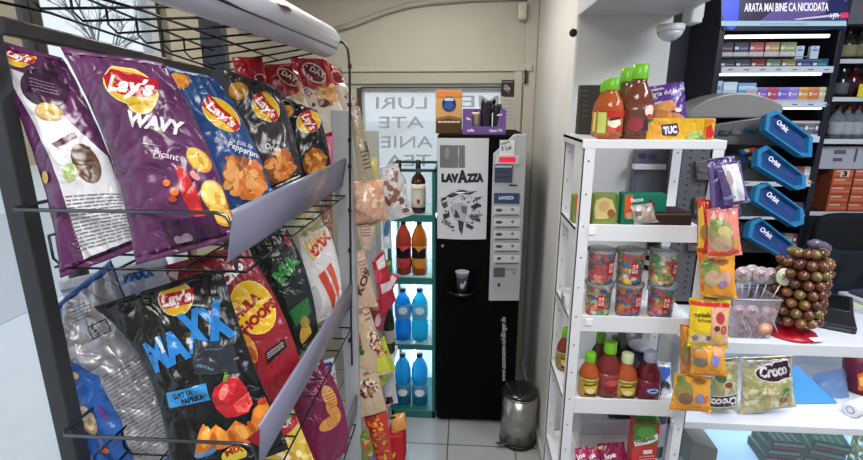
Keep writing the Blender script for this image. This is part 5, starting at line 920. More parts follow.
for i, q in enumerate(trays):
    cx = sum(p[0] for p in q) / 6; cy = sum(p[1] for p in q) / 6; P0 = at(cx, cy, Y=Yg - .1)
    def sh(f, d): return [on_plane(cx + (x - cx) * f, cy + (y - cy) * f, P0, nrm) - nrm * d for x, y in q]
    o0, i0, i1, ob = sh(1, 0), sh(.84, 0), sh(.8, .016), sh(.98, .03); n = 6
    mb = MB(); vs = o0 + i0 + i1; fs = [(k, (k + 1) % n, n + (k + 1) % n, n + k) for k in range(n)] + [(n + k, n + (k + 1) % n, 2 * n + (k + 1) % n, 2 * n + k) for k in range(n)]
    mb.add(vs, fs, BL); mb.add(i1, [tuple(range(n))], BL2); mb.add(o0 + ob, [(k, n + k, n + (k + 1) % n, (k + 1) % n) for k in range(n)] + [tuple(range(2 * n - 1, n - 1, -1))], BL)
    dx, dy = q[3][0] - q[0][0], q[3][1] - q[0][1]; L_ = math.hypot(dx, dy); ux, uy = dx / L_, dy / L_; rot = math.degrees(math.atan2(uy, ux))
    ex, ey = cx - ux * 10, cy - uy * 10 - 1
    fm_ = flat(P0 - nrm * .0155, nrm)
    mb.art([('E', ex, ey, 9.5, 5.4, rot, (36, 58, 128)), ('E', ex, ey, 8.6, 4.6, rot, (26, 44, 108)), ('T', 'Orbit', ex - ux * 7 - uy * 2.2, ey - uy * 7 + ux * 2.2, ex + ux * 7.2 - uy * 2.2, ey + uy * 7.2 + ux * 2.2, 5.2, (240, 244, 250), .02), ('L', [(cx + ux * 6 + 2, cy + uy * 6 - 4), (cx + ux * 17 + 2, cy + uy * 17 - 4), (cx + ux * 17 - 2, cy + uy * 17 + 2), (cx + ux * 6 - 2, cy + uy * 6 + 2)], 3, (70, 84, 160), .4)], fm_, 'plastic')
    tr = mb.build('gum_tray', gd, label='bright blue tilted tray')
    # sloping dark gum channel behind the tray, with gum packs
    a = at(q[0][0] - 62, q[0][1] + 12, Y=Yg); bq = at(q[0][0] - 2, q[0][1] + 3, Y=Yg - .02); c_ = at(q[5][0] + 20, q[5][1] + 16, Y=Yg - .02); d_ = at(q[5][0] - 60, q[5][1] + 14, Y=Yg)
    mb = MB(); mb.slab([a, bq, c_, d_], (0, .11, 0), M((92, 92, 94), 'plastic')); mb.build('gum_channel', gd, .003)
    rn = random.Random(20 + i)
    for k in range(5):
        f = (k + .5) / 5.4; pa = a * (1 - f) + bq * f; pb = d_ * (1 - f) + c_ * f; ctr = pa * .55 + pb * .45 - Vector((0, .004, 0))
        g = [(70, 74, 76), (44, 48, 52), (90, 94, 96), (30, 90, 120), (40, 110, 70)][(k + i * 2) % 5]
        mb = MB(); mb.slab([ctr + Vector((-.02, 0, .012)), ctr + Vector((.02, 0, .008)), ctr + Vector((.02, 0, -.012)), ctr + Vector((-.02, 0, -.008))], (0, .012, 0), M(g, 'film')); mb.build('gum_pack', label='gum pack in the dark channel beside the %s blue tray' % ('topmost', 'second', 'third', 'lowest')[i], cat='gum', group='gum packs beside the %s blue tray' % ('topmost', 'second', 'third', 'lowest')[i])
for k, q in enumerate((((740, 150), (758, 147), (759, 152), (742, 155)), ((744, 158), (762, 155), (763, 160), (746, 163)))):
    P = [at(*p, Y=Yg - .045) for p in q]; mb = MB(); mb.slab(P, (0, .02, 0), M((30, 80, 140), 'film')); mb.art([('P', [(q[1][0] - 8, q[1][1] + 1), (q[1][0] - 2, q[1][1] + .5), (q[2][0] - 3, q[2][1] - .5), (q[2][0] - 9, q[2][1])], (220, 60, 50)), ('P', [(q[1][0] - 14, q[1][1] + 2), (q[1][0] - 9, q[1][1] + 1.4), (q[2][0] - 10, q[2][1] - .2), (q[2][0] - 14, q[2][1] + .5)], (226, 180, 50))], front(Yg - .0456), 'film')
    mb.build('gum_stick_pack', label=('upper', 'lower')[k] + ' of two small blue gum packs with red and yellow ends on the grey display', cat='gum')
# ------------------------------------------------------------------ lollipops in the tub, card, tree
Yt = 1.775; b = wb(731, 300, 778, 342, Yt)
tub = thing('lollipop_tub', 'clear square tub of flat lollipops on the white counter', 'tub', ((b[0] + b[1]) / 2, Yt + .06, zt + .0005))
mb = MB(); z0_ = zt + .0005; z1_ = b[3]; i0 = .012
bot = [(b[0] + i0, Yt + .01, z0_), (b[1] - i0, Yt + .01, z0_), (b[1] - i0, Yt + .12, z0_), (b[0] + i0, Yt + .12, z0_)]; top = [(b[0], Yt, z1_), (b[1], Yt, z1_), (b[1], Yt + .13, z1_), (b[0], Yt + .13, z1_)]
mb.add(bot + top, [(3, 2, 1, 0), (0, 1, 5, 4), (1, 2, 6, 5), (2, 3, 7, 6), (3, 0, 4, 7)], CLEAR((224, 216, 220), .22)); mb.build('tub_wall', tub)
mb = MB(); mb.tube(top, .004, CLEAR((226, 222, 226), .5), 6, True); mb.build('tub_rim', tub)
bs = at(764, 332, Y=Yt + .004); mb = MB(); mb.lathe([(.026, 0), (.026, .002), (0, .002)], (bs.x, Yt + .003, bs.z + .012), M((226, 146, 116), 'paper'), 24, Matrix.Rotation(math.pi / 2, 3, 'X')); mb.lathe([(.016, 0), (.016, .0026), (0, .0026)], (bs.x, Yt + .003, bs.z + .012), M((236, 196, 176), 'paper'), 24, Matrix.Rotation(math.pi / 2, 3, 'X')); mb.build('round_sticker', tub)
def flatpop(label, px, py, Y, r, col, ang, inner=None):
    c = at(px, py, Y=Y); t = thing('flat_lollipop', label, 'lollipop', c, 'flat lollipops of the clear tub')
    R = Matrix.Rotation(math.pi / 2 - .2, 3, 'X'); mb = MB(); mb.lathe([(r * .9, -.003), (r, 0), (r * .9, .003), (0, .0035)], c, M(col, 'film'), 18, R); mb.lathe([(r * .62, 0), (r * .62, .0042), (0, .0043)], c, M(inner or (196, 180, 178), 'film'), 16, R)
    mb.lathe([(r * .42, 0), (r * .42, .0046), (0, .0047)], c, M((186, 160, 160), 'film'), 12, R); sx = Matrix.Translation(c) @ R.to_4x4()
    for aa in (.7, -.7): mb.box(-r * .5, r * .5, -r * .06, r * .06, .0046, .0052, M((110, 96, 100), 'film'), sx @ Matrix.Rotation(aa, 4, 'Z'))
    mb.build('candy_disc', t)
    mb = MB(); d = Vector((math.sin(ang), 0, -math.cos(ang))); mb.tube([c + d * r * .9, c + d * (r + .06)], .0022, M((230, 228, 226)), 6); mb.build('stick', t)
for i, (px, py, w) in enumerate(((743, 275, 'leftmost in the upper row'), (752, 273, 'second in the upper row'), (761, 275, 'third in the upper row'), (770, 276, 'fourth in the upper row'))):
    flatpop('pale flat lollipop above the tub, ' + w, px, py, Yt + .05 + .012 * (i % 2), .033, (176, 160, 160), .1 - .1 * i)
flatpop('greenish flat lollipop leaning out between the tub and the lollipop tree', 785, 277, Yt + .03, .034, (190, 196, 160), -.35, (206, 206, 170))
for i, (px, py) in enumerate(((739, 312), (745, 318), (741, 328), (752, 312), (757, 320), (749, 332), (770, 314))):
    flatpop('pink and white flat lollipop inside the clear tub, number %s counted from the left' % ('one', 'two', 'three', 'four', 'five', 'six', 'seven')[[0, 2, 1, 4, 5, 3, 6][i]], px, py, Yt + .035 + .02 * (i % 3), .027, (206, 164, 172), .5)
b = wb(741, 284, 772, 302, Yt + .1); mb = MB(); mb.box(b[0], b[1], Yt + .14, Yt + .142, zt + .001, b[3], M((196, 216, 232), 'paper')); mb.art([('P', [(742, 285), (771, 285), (771, 290), (742, 290)], (110, 160, 206)), ('E', 750, 294, 3, 4, 0, (60, 100, 160)), ('E', 762, 294, 3, 4, 0, (60, 100, 160)), ('P', [(766, 286), (771, 286), (771, 296), (766, 296)], (236, 240, 244))], front(Yt + .1395), 'paper'); mb.build('display_card', label='blue and white printed card behind the clear lollipop tub', cat='card')
c = at(795, 339, Z=zt); Yl = c.y + .05; c = Vector((c.x + .01, Yl, zt + .0005))
tree_ = thing('lollipop_stand', 'round red based lollipop tree on the white counter', 'stand', c)
mb = MB(); mb.lathe([(.088, 0), (.09, .004), (.086, .012), (.05, .02), (.022, .03), (.018, .05), (0, .05)], c, M((188, 22, 44), 'plastic'), 36); mb.build('base', tree_)
ztop = at(806, 247, Y=Yl).z
mb = MB(); mb.lathe([(.018, .04), (.048, .06), (.05, ztop - c.z - .05), (.03, ztop - c.z - .02), (0, ztop - c.z - .018)], c, M((90, 20, 34), 'plastic'), 24); mb.build('column', tree_)
p = c + Vector((.05, -.075, .0125)); mb = MB(); mb.slab([p + Vector((-.03, 0, .004)), p + Vector((.02, .012, .004)), p + Vector((.026, -.008, .001)), p + Vector((-.022, -.022, .0))], (0, 0, .0015), M((236, 234, 234), 'paper')); mb.build('white_tag', tree_)
pc = [((96, 54, 34), 'copper'), ((120, 80, 42), 'amber'), ((76, 38, 32), 'brown red'), ((108, 92, 48), 'olive gold'), ((50, 48, 46), 'charcoal')]
rn = random.Random(5); H_ = ztop - c.z; tiers = 8
words_ = ('lowest', 'second', 'third', 'fourth', 'fifth', 'sixth', 'seventh', 'topmost')
for ti in range(tiers):
    for k in range(8):
        a = -math.pi / 2 + (k - 3.5) * .51 + (ti % 2) * .255; R_ = .078 if ti < 6 else (.074 if ti == 6 else .05)
        col, nm = pc[0 if rn.random() < .4 else rn.randrange(5)]
        if ti >= 5 and rn.random() < .3: col, nm = pc[3]
        q = c + Vector((R_ * math.cos(a), R_ * math.sin(a), .075 + ti * (H_ - .09) / (tiers - 1)))
        t = thing('wrapped_lollipop', '%s wrapped round lollipop in the %s ring of the lollipop tree' % (nm, words_[ti]), 'lollipop', q, '%s round lollipops, %s ring of the tree' % (nm, words_[ti]))
        mb = MB(); mb.ball(q, .0195, M(col, 'gloss'), 14); mb.build('candy_ball', t)
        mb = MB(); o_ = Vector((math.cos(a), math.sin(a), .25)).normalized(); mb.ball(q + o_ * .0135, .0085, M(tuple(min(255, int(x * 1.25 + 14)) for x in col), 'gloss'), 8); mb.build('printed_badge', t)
        mb = MB(); mb.tube([q - Vector((math.cos(a), math.sin(a), 0)) * .02, q - Vector((math.cos(a), math.sin(a), 0)) * (R_ - .048 if R_ > .06 else .03)], .002, M((230, 228, 224)), 6); mb.build('stick', t)
# spare lollipop lying on top
q = at(819, 246, Y=Yl); mb = MB(); mb.tube([q + Vector((-.04, 0, .01)), q + Vector((-.02, 0, .008)), q + Vector((.02, 0, -.004)), q + Vector((.04, 0, -.01))], [.01, .02, .02, .012], M((96, 84, 110), 'film'), 12); mb.build('candy_roll', label='greyish purple candy roll lying on top of the lollipop tree', cat='sweets')
# ------------------------------------------------------------------ card terminal, papers, chair with jacket
p = at(838, 330, Z=zt); t = thing('card_terminal', 'black card terminal lying on the white counter', 'terminal', (p.x, p.y + .1, zt + .0005))
T = Matrix.Translation((p.x + .01, p.y + .05, zt + .0005)) @ Matrix.Rotation(-.5, 4, 'Z') @ Matrix.Diagonal((1.25, 1.15, 1.5, 1))
mb = MB(); mb.prism([T @ Vector(v) for v in ((-.045, -.06, 0), (-.045, -.06, .018), (-.045, .03, .032), (-.045, .11, .062), (-.045, .13, .05), (-.045, .13, 0))], (T.to_3x3() @ Vector((.1, 0, 0))), M((34, 36, 40), 'plastic')); mb.build('terminal_body', t, .006)
mb = MB(); mb.slab([T @ Vector((-.035, .035, .0345)), T @ Vector((.045, .035, .0345)), T @ Vector((.045, .1, .059)), T @ Vector((-.035, .1, .059))], (0, 0, .002), M((14, 16, 20), 'gloss')); mb.build('screen', t, .001)
mb = MB(); mb.slab([T @ Vector((-.02, -.062, .006)), T @ Vector((.04, -.062, .006)), T @ Vector((.04, -.062, .012)), T @ Vector((-.02, -.062, .012))], (T.to_3x3() @ Vector((0, .003, 0))), M((90, 94, 100), 'metal')); mb.build('card_slot', t)
for k, (px, py, w_, rz, col, lab) in enumerate(((852, 307, .2, .5, (196, 190, 206), 'pinkish paper sheet beside the card terminal'), (848, 304, .16, .1, (206, 214, 180), 'pale green paper slip beside the card terminal'))):
    p = at(px, py, Z=zt); T = Matrix.Translation((p.x + .06, min(p.y, YCF + .42), zt + .001 + .001 * k)) @ Matrix.Rotation(rz, 4, 'Z'); mb = MB(); mb.box(-w_ / 2, w_ / 2, -.05, .05, 0, .0009, M(col, 'paper'), T); mb.build('paper_sheet', label=lab, cat='paper')
for k in range(2):
    p = at(858, 299 - k * 4, Z=zt + .02); T = Matrix.Translation((p.x + .09, YCF + .46, zt + .003 + k * .017)) @ Matrix.Rotation(.1 + .2 * k, 4, 'Z'); mb = MB(); mb.box(-.1, .1, -.07, .07, 0, .015, M((60, 66, 84) if k else (196, 200, 204), 'paper'), T); mb.build('notebook', bevel=.001, label=('pale notebook at the bottom of the small stack beside the terminal', 'dark blue notebook on top of the small stack beside the terminal')[k], cat='notebook')
Yc_ = 2.56; t = thing('office_chair', 'black chair with a draped dark jacket behind the counter', 'chair', (at(845, 260, Y=Yc_).x, Yc_ + .2, 0)); b = wb(808, 214, 905, 330, Yc_)
cxx = (b[0] + b[1]) / 2; BK = M((34, 36, 40), 'matte'); mb = MB(); N = 14
pts = []
for i in range(25):
    a = math.pi * i / 24; pts.append(Vector((cxx + (b[1] - b[0]) / 2 * (abs(math.cos(a)) ** .35) * (1 if math.cos(a) > 0 else -1), Yc_, b[3] - .2 + .2 * math.sin(a) ** .35)))
pts += [Vector((b[0], Yc_, b[2])), Vector((b[1], Yc_, b[2]))]
mb.prism(pts, (0, .05, 0), BK); mb.build('backrest', t, .02)
mb = MB(); mb.lathe([(.03, 0), (.03, .5)], (cxx, Yc_ - .13, .05), M((30, 30, 32), 'metal'), 12); mb.build('gas_column', t)
mb = MB(); mb.box(cxx - .25, cxx + .25, Yc_ - .27, Yc_ - .001, .5, .58, BK); mb.build('seat', t, .03)
for k in range(5):
    a = k * 1.2566; mb = MB(); mb.tube([(cxx, Yc_ - .13, .1), (cxx + .17 * math.cos(a), Yc_ - .13 + .1 * math.sin(a), .05)], [.025, .015], M((30, 30, 32)), 8); mb.ball((cxx + .17 * math.cos(a), Yc_ - .13 + .1 * math.sin(a), .03), .03, M((24, 24, 26)), 10); mb.build('leg', t)
# jacket folds over the backrest
mb = MB(); NU, NV = 26, 18; jx0, jx1 = at(822, 262, Y=Yc_ - .02).x, at(905, 262, Y=Yc_).x; jz1 = at(850, 246, Y=Yc_).z; jz0 = at(850, 312, Y=Yc_).z
vs = []
for j in range(NV + 1):
    for i in range(NU + 1):
        u, v = i / NU, j / NV; vs.append(Vector((jx0 + (jx1 - jx0) * u, Yc_ - .02 - .02 * math.sin(u * 16 + 3 * v + 2 * noise.noise((u * 3, v * 3, 1))) * (.3 + v) - .02 * v, jz1 + (jz0 - jz1) * v - .02 * math.sin(u * 5))))
mb.add(vs, [(j * (NU + 1) + i, j * (NU + 1) + i + 1, (j + 1) * (NU + 1) + i + 1, (j + 1) * (NU + 1) + i) for j in range(NV) for i in range(NU)], M((40, 46, 54), 'matte'), True); o = mb.build('jacket', label='dark grey jacket hanging over the black chair back', cat='jacket'); md = o.modifiers.new('t', 'SOLIDIFY'); md.thickness = .008
# ------------------------------------------------------------------ open shelf below the counter
PASTA = [(224, 216, 170), (210, 200, 146), (234, 228, 190), (196, 184, 126), (178, 174, 112)]
Yq = YCF + .085
pouch('pasta_bag', 'upright clear bag of pale stick crackers with a plum label, under the counter', 'snack bag', [(741, 358), (792, 356), (796, 406), (739, 414)], Yq, (-.05, -.97, .2), .07, (196, 190, 150), [
    ('P', [(742, 359), (790, 357), (790, 363), (742, 365)], (150, 148, 146)), ('H', 768, 388, 26, 20, 0, 90, PASTA, 8, .3), ('P', [(778, 384), (792, 380), (794, 402), (780, 406)], (170, 170, 110)), ('E', 786, 392, 6, 5, -20, (90, 130, 60)), ('E', 784, 400, 5, 3, 0, (150, 90, 60)), ('E', 774, 372, 20, 9, -6, (240, 236, 236)), ('P', [(774, 362), (790, 360), (791, 378), (774, 381)], (240, 236, 236)), ('E', 774, 372, 19, 8, -6, (66, 26, 46)), ('P', [(774, 363.2), (789.5, 361.4), (790.4, 376.8), (774, 379.4)], (66, 26, 46)), ('T', 'Croco', 759, 377, 788, 373, 10, (246, 242, 242), .05, False, .15)], res=(20, 22), seed=71)
pouch('pasta_bag', 'clear bag of stick crackers with its plum label upside down, behind the lowest candy bags', 'snack bag', [(711, 360), (738, 358), (738, 408), (709, 411)], Yq - .01, (0, -.97, .2), .06, (190, 184, 140), [
    ('H', 724, 376, 13, 16, 0, 50, PASTA, 7, .3), ('E', 720, 378, 5, 4, 0, (90, 120, 60)), ('E', 727, 384, 4, 3, 0, (150, 80, 60)), ('P', [(710, 397), (737, 393), (737, 407), (710, 409)], (236, 232, 230)), ('P', [(710, 398), (737, 394), (736, 406), (710, 408)], (66, 26, 46)), ('T', 'Croco', 737, 396, 711, 400, 8, (246, 242, 242), .05, False, .15)], res=(16, 20), seed=72)
p0 = at(789, 366, Y=Yq + .1); mb = MB(); zb_ = zl + .001
bx_ = at(806, 400, Y=Yq + .06).x
mb.add([(bx_ - .07, Yq + .06, zb_), (bx_ + .15, Yq + .08, zb_), (bx_ + .17, Yq + .2, zb_), (bx_ - .06, Yq + .22, zb_), (bx_ - .05, Yq + .1, zb_ + .15), (bx_ - .02, Yq + .13, zb_ + .15)], [(0, 1, 5, 4), (1, 2, 5), (2, 3, 4, 5), (3, 0, 4), (3, 2, 1, 0)], M((84, 160, 220), 'plastic')); mb.build('plastic_sleeve', bevel=.006, label='bright blue folded plastic sleeve beside the cracker bag under the counter', cat='plastic sleeve')
pouch('plastic_bag', 'pale translucent plastic bag lying under the counter beside the paper roll', 'plastic bag', [(812, 374), (846, 368), (852, 410), (818, 414)], Yq + .16, (-.1, -.8, .6), .05, CLEAR((170, 196, 226), .55, .4), [], res=(14, 14), wr=1.8, seals=False, seed=73)
c = at(850, 411, Y=YCF + .08); c.z = zl + .0305; t = thing('paper_roll', 'white paper roll with a dark core on the shelf under the counter', 'roll', (c.x + .06, YCF + .1, zl)); ax = Vector((1, .5, 0)).normalized(); R3 = Vector((0, 0, 1)).rotation_difference(ax).to_matrix()
mb = MB(); mb.lathe([(.012, 0), (.029, 0), (.03, .002), (.03, .22), (.012, .22)], c, M((222, 224, 228), 'paper'), 28, R3); mb.build('paper', t); mb = MB(); mb.lathe([(0, .004), (.012, .004), (.0125, -.001), (.0145, -.001), (.0145, .002)], c, M((40, 38, 36), 'paper'), 20, R3); mb.build('core', t)
c = at(866, 394, Y=Yq + .16); c = Vector((c.x, Yq + .2, zl + .001)); h = at(862, 357, Y=Yq + .1).z - c.z; mb = MB(); mb.lathe([(0, 0), (.055, 0), (.075, h * .5), (.085, h), (.08, h), (.07, h * .5), (.05, .006), (0, .006)], c, M((110, 20, 44), 'plastic'), 30); mb.build('maroon_bowl', label='maroon plastic bowl at the right end of the shelf under the counter', cat='bowl')
pouch('candy_bag', 'small orange candy pack in front of the maroon bowl', 'candy bag', [(857, 374), (872, 371), (873, 392), (858, 390)], Yq + .08, (-.1, -.97, .1), .02, (226, 96, 36), [('P', [(859, 378), (866, 375), (866, 384), (860, 386)], (240, 190, 70))], res=(8, 10), seed=74)
# ------------------------------------------------------------------ glass display: green packs, brown box, jar
zd = .421
Yd = YCF + .1; q0 = at(758, 441, Y=Yd); zz0 = q0.z
mb = MB(); mb.box(CX0 + .03, CX1 - .03, Yd - .04, YCF + .49, zz0 - .13, zz0 - .12, CLEAR((224, 234, 238), .2)); mb.build('glass_shelf', ct)
zd = zz0 - .1195
for k in range(2):
    for j in range(3):
        xx0 = at(768 + 46 * k, 441, Y=Yd).x; T = Matrix.Translation((xx0 + .068 + .012 * j, Yd + .05, zd + j * .04)) @ Matrix.Rotation(-.08 if k == 0 else -.3, 4, 'Z'); mb = MB()
        mb.box(-.065, .065, -.05, .09, 0, .0395, M((30, 62, 56) if k == 0 else (22, 78, 52), 'paper'), T)
        fp = lambda a, b, e, T=T: T @ Vector((a, b, .0395 + e))
        mb.art([('P', [(-.055 + i * .028, -.045), (-.045 + i * .028, -.045), (-.045 + i * .028 - .01, .085), (-.055 + i * .028 - .01, .085)], (90, 120, 120) if k == 0 else (60, 130, 90)) for i in range(4)], fp, 'paper')
        fq = lambda a, b, e, T=T: T @ Vector((a, -.05 - e, b)); mb.art([('P', [(-.06, .006), (.06, .006), (.06, .014), (-.06, .014)], (150, 60, 70)), ('P', [(-.06, .02), (.06, .02), (.06, .034), (-.06, .034)], (110, 140, 140))], fq, 'film')
        mb.build('biscuit_box', bevel=.002, label='%s green box, %s in its stack, in the lit glass display' % (('dark teal', 'bright')[k], ('lowest', 'middle', 'topmost')[j]), cat='box')
b = wb(690, 436, 717, 478, YCF + .06); mb = MB(); x0b = max(b[0], CX0 + .03); mb.slab([Vector((x0b, YCF + .06, zd)), Vector((b[1], YCF + .06, zd)), Vector((b[1], YCF + .06, zd + .1)), Vector((x0b, YCF + .06, zd + .135))], (0, .2, 0), M((120, 108, 92), 'paper')); mb.build('brown_box', bevel=.002, label='brown cardboard box at the left end of the glass display', cat='box')
c = at(858, 470, Y=YCF + .1); c = Vector((c.x, YCF + .1, zd)); h = at(858, 431, Y=YCF + .06).z - zd; t = thing('snack_jar', 'clear jar of pale snacks at the right end of the glass display', 'jar', c)
mb = MB(); mb.lathe([(0, 0), (.04, 0), (.042, .006), (.042, h * .85), (.036, h * .95)], c, CLEAR((226, 230, 220), .15), 26); mb.build('jar_wall', t); mb = MB(); mb.lathe([(.037, h * .93), (.039, h * .94), (.039, h), (0, h)], c, M((150, 140, 110), 'plastic'), 26); mb.build('lid', t)
mb = MB(); rn = random.Random(8)
for k in range(60): a = rn.uniform(0, 6.28); mb.ball(c + Vector((.03 * math.cos(a), .03 * math.sin(a), rn.uniform(.012, h * .75))), .009, M(PASTA[k % 5], 'paper'), 8)
tag(mb.build('snacks', t), kind='stuff')
# ================================================================== TOBACCO CABINET
YT = 2.65; TX0, TX1 = 1.235, 1.828; NAVY = M((24, 27, 38), 'plastic'); NAV2 = M((32, 38, 52), 'plastic')
tc_ = thing('tobacco_cabinet', 'tall dark tobacco cabinet with a lit advert and light bars behind the counter', 'cabinet', ((TX0 + TX1) / 2, YT + .16, 0))
def zt_(y): return at(775, y, Y=YT).z
for x in (TX0, TX1 - .03):
    mb = MB(); mb.box(x, x + .03, YT, YT + .34, 0, 2.72, NAVY); mb.build('side_panel', tc_, .003)
mb = MB(); mb.box(TX0 + .03, TX1 - .03, YT + .3, YT + .32, 0, 2.72, NAV2); mb.build('back_panel', tc_)
mb = MB(); mb.box(TX0 + .03, TX1 - .03, YT, YT + .3, zt_(30) , zt_(27), NAVY); mb.build('header_board', tc_, .003); mb = MB(); mb.box(TX0, TX1, YT, YT + .34, 2.72, 2.74, NAVY); mb.build('cabinet_top', tc_, .003)
b = wb(720, -9, 848, 21, YT); mb = MB(); mb.box(TX0 + .012, TX1 - .012, YT - .012, YT + .006, b[2] - .04, 2.71, EM((30, 34, 66), .9))
zq = lambda y: y
mb.art([('P', [(721, -30), (848, -30), (846, 21), (721, 21)], EM((70, 62, 128), .9)), ('E', 731, 8, 9, 22, 0, EM((58, 84, 226), 1.1)), ('E', 758, -4, 20, 9, -10, EM((96, 60, 170), .9)), ('P', [(750, 21), (790, 0), (846, -8), (846, 6), (800, 21)], EM((110, 96, 170), .8)), ('E', 836, 8, 12, 10, 0, EM((40, 44, 96), .9)), ('P', [(740, -12), (800, -14), (760, 21), (738, 21)], EM((52, 40, 80), .8)), ('P', [(721, 21), (846, 21), (846, 26), (721, 26)], EM((176, 214, 232), .9)), ('T', 'AICI POTI PLATI ORICE', 760, 25, 806, 25, 2, EM((110, 120, 150), .8), .01), ('P', [(794, 19), (836, 14), (842, 16), (796, 20)], EM((220, 214, 240), .9)), ('T', 'ARATA MAI BINE CA NICIODATA', 744, 11.5, 828, 10.8, 8.5, EM((246, 246, 255), 1.3), .015, False, .12), ('P', [(840, 13), (848, 12.6), (848, 17.8), (840, 18)], EM((226, 60, 90), 1)), ('T', 'I JTI', 830, 18, 838, 17.6, 4.4, EM((236, 236, 250), 1), .04)], front(YT - .0125), 'plastic'); mb.build('advert_screen', tc_)
def lightbar(y0, y1, x0, x1, e=9):
    b = wb(x0, y0, x1, y1, YT); mb = MB(); mb.box(max(TX0 + .035, b[0]), min(TX1 - .035, b[1]), YT - .002, YT + .022, b[2], b[3], EM((250, 252, 255), e)); mb.build('light_bar', tc_, .004)
lightbar(34.5, 37.8, 726, 830, 2.6); lightbar(72.5, 75.5, 718, 822, 2.6); lightbar(107.4, 109.4, 785, 822, 2.4)
def prail(y0, y1, x1, y=YT):
    b = wb(717, y0, x1, y1, YT); mb = MB(); mb.box(TX0 + .031, TX1 - .031, YT + .004, YT + .28, b[2], b[2] + .008, NAV2); mb.box(TX0 + .031, min(TX1 - .031, b[1]), YT - .01, YT + .002, b[2], b[3], M((218, 224, 232), 'plastic')); mb.art([('P', [(x, (y0 + y1) / 2 - .6), (x + 5, (y0 + y1) / 2 - .6), (x + 5, (y0 + y1) / 2 + .4), (x, (y0 + y1) / 2 + .4)], (120, 124, 140)) for x in range(728, int(x1) - 6, 16)], front(YT - .0105), 'plastic'); mb.build('price_rail', tc_, .002); return b[2] + .0085
s1 = prail(66.5, 73, 838); s2 = prail(102, 107, 831); s3 = prail(136, 142, 825); s4 = prail(180, 186, 817); s5 = prail(213, 219, 809); s6 = prail(246, 250, 803)
ordw = ('first', 'second', 'third', 'fourth', 'fifth', 'sixth', 'seventh', 'eighth', 'ninth')
def cig(label, px, w_px, h_px, zb, col, top, Y=YT + .015, band=(226, 226, 230), group='cigarette packs in the dark tobacco cabinet', D=.022, ytop=None):
    xa = at(px, ytop or 60, Y=Y).x; w_ = w_px * .00565; h = h_px * .00565; t = thing('cigarette_pack', label, 'cigarette pack', (xa + w_ / 2, Y + D / 2, zb), group)
    mb = MB(); mb.box(xa, xa + w_, Y, Y + D, zb + .0003, zb + h, M(col, 'paper')); f = lambda a, b, e: Vector((xa + a * w_, Y - e, zb + b * h))
    mb.art([('P', [(.03, .03), (.97, .03), (.97, .36), (.03, .36)], band), ('P', [(.12, .62), (.34, .62), (.34, .84), (.12, .84)], (236, 236, 240)), ('P', [(.42, .66), (.88, .66), (.88, .76), (.42, .76)], tuple(min(255, x + 70) for x in col)), ('L', [(.1, .1), (.9, .1), (.9, .3), (.1, .3)], 2, (110, 110, 120), .3)], f, 'paper', base=.0004, step=.00004); mb.build('pack_body', t, .001)
    mb = MB(); mb.box(xa, xa + w_, Y, Y + D, zb + h, zb + h + .012, M(top, 'paper')); mb.build('flip_top', t, .001)
row1 = [((108, 88, 100), 'greyish plum'), ((96, 100, 116), 'slate'), ((190, 106, 104), 'salmon red'), ((196, 160, 120), 'sand'), ((160, 172, 130), 'pale green')]
for i, (c_, n_) in enumerate(row1):
    cig('%s cigarette pack, upper tier of the top cabinet shelf, %s from the cabinet edge' % (n_, ordw[i]), 717.5 + i * 15.3, 14.4, 9.3, s1 + .072, c_, tuple(int(x * .8) for x in c_), ytop=50)
b = s1 + .071; mb = MB(); mb.box(TX0 + .032, TX1 - .15, YT + .012, YT + .06, b - .003, b, CLEAR((220, 226, 232), .4)); mb.build('tier_shelf', tc_)
for i, (c_, n_) in enumerate([((84, 84, 84), 'dark grey'), ((94, 96, 104), 'grey'), ((140, 70, 74), 'dull red'), ((130, 140, 120), 'sage'), ((150, 140, 90), 'khaki'), ((70, 90, 140), 'dusty blue'), ((50, 120, 146), 'teal blue')]):
    cig('%s cigarette pack, lower tier of the top cabinet shelf, %s from the cabinet edge' % (n_, ordw[i]), 719.5 + i * 15.3, 14.2, 8.2, s1, c_, tuple(int(x * .85) for x in c_), ytop=62, band=tuple(int(x * .8) for x in c_))
for i, px in enumerate((796, 811)):
    mb = MB(); b = wb(px, 46 + 0 * i, px + 8, 57, YT + .02); mb.box(b[0], b[1], YT + .02, YT + .045, s1 + .052, b[3], M((206, 222, 236), 'paper')); mb.art([('P', [(px + 1.5, 49), (px + 6.5, 49), (px + 6.5, 51), (px + 1.5, 51)], (110, 150, 200)), ('P', [(px + 3, 46.4), (px + 5, 46.4), (px + 5, 48), (px + 3, 48)], (150, 180, 214))], front(YT + .0196), 'paper'); mb.build('heat_stick_pack', bevel=.001, label=('pale blue upright pack right after the pale green one on the top cabinet shelf', 'pale blue upright pack standing last on the top cabinet shelf')[i], cat='cigarette pack')
    if i == 0: mbs = MB(); mbs.box(at(795, 57, Y=YT + .02).x, at(822, 57, Y=YT + .02).x, YT + .012, YT + .06, s1 + .049, s1 + .0515, CLEAR((220, 226, 232), .4)); mbs.build('tier_shelf', tc_)
for i, (c_, n_) in enumerate([((196, 186, 190), 'white and red'), ((140, 110, 190), 'violet'), ((186, 90, 110), 'pinkish red'), ((130, 120, 200), 'lavender'), ((150, 140, 220), 'pale lavender'), ((220, 160, 90), 'orange'), ((214, 130, 90), 'deep orange'), ((206, 196, 150), 'cream')]):
    cig('%s slim cigarette pack, second cabinet shelf, %s in the row' % (n_, ordw[i]), 746 + i * 10.3, 9.4, 13.4, s2, c_, tuple(min(255, int(x * 1.15)) for x in c_), ytop=95, band=(214, 210, 224))
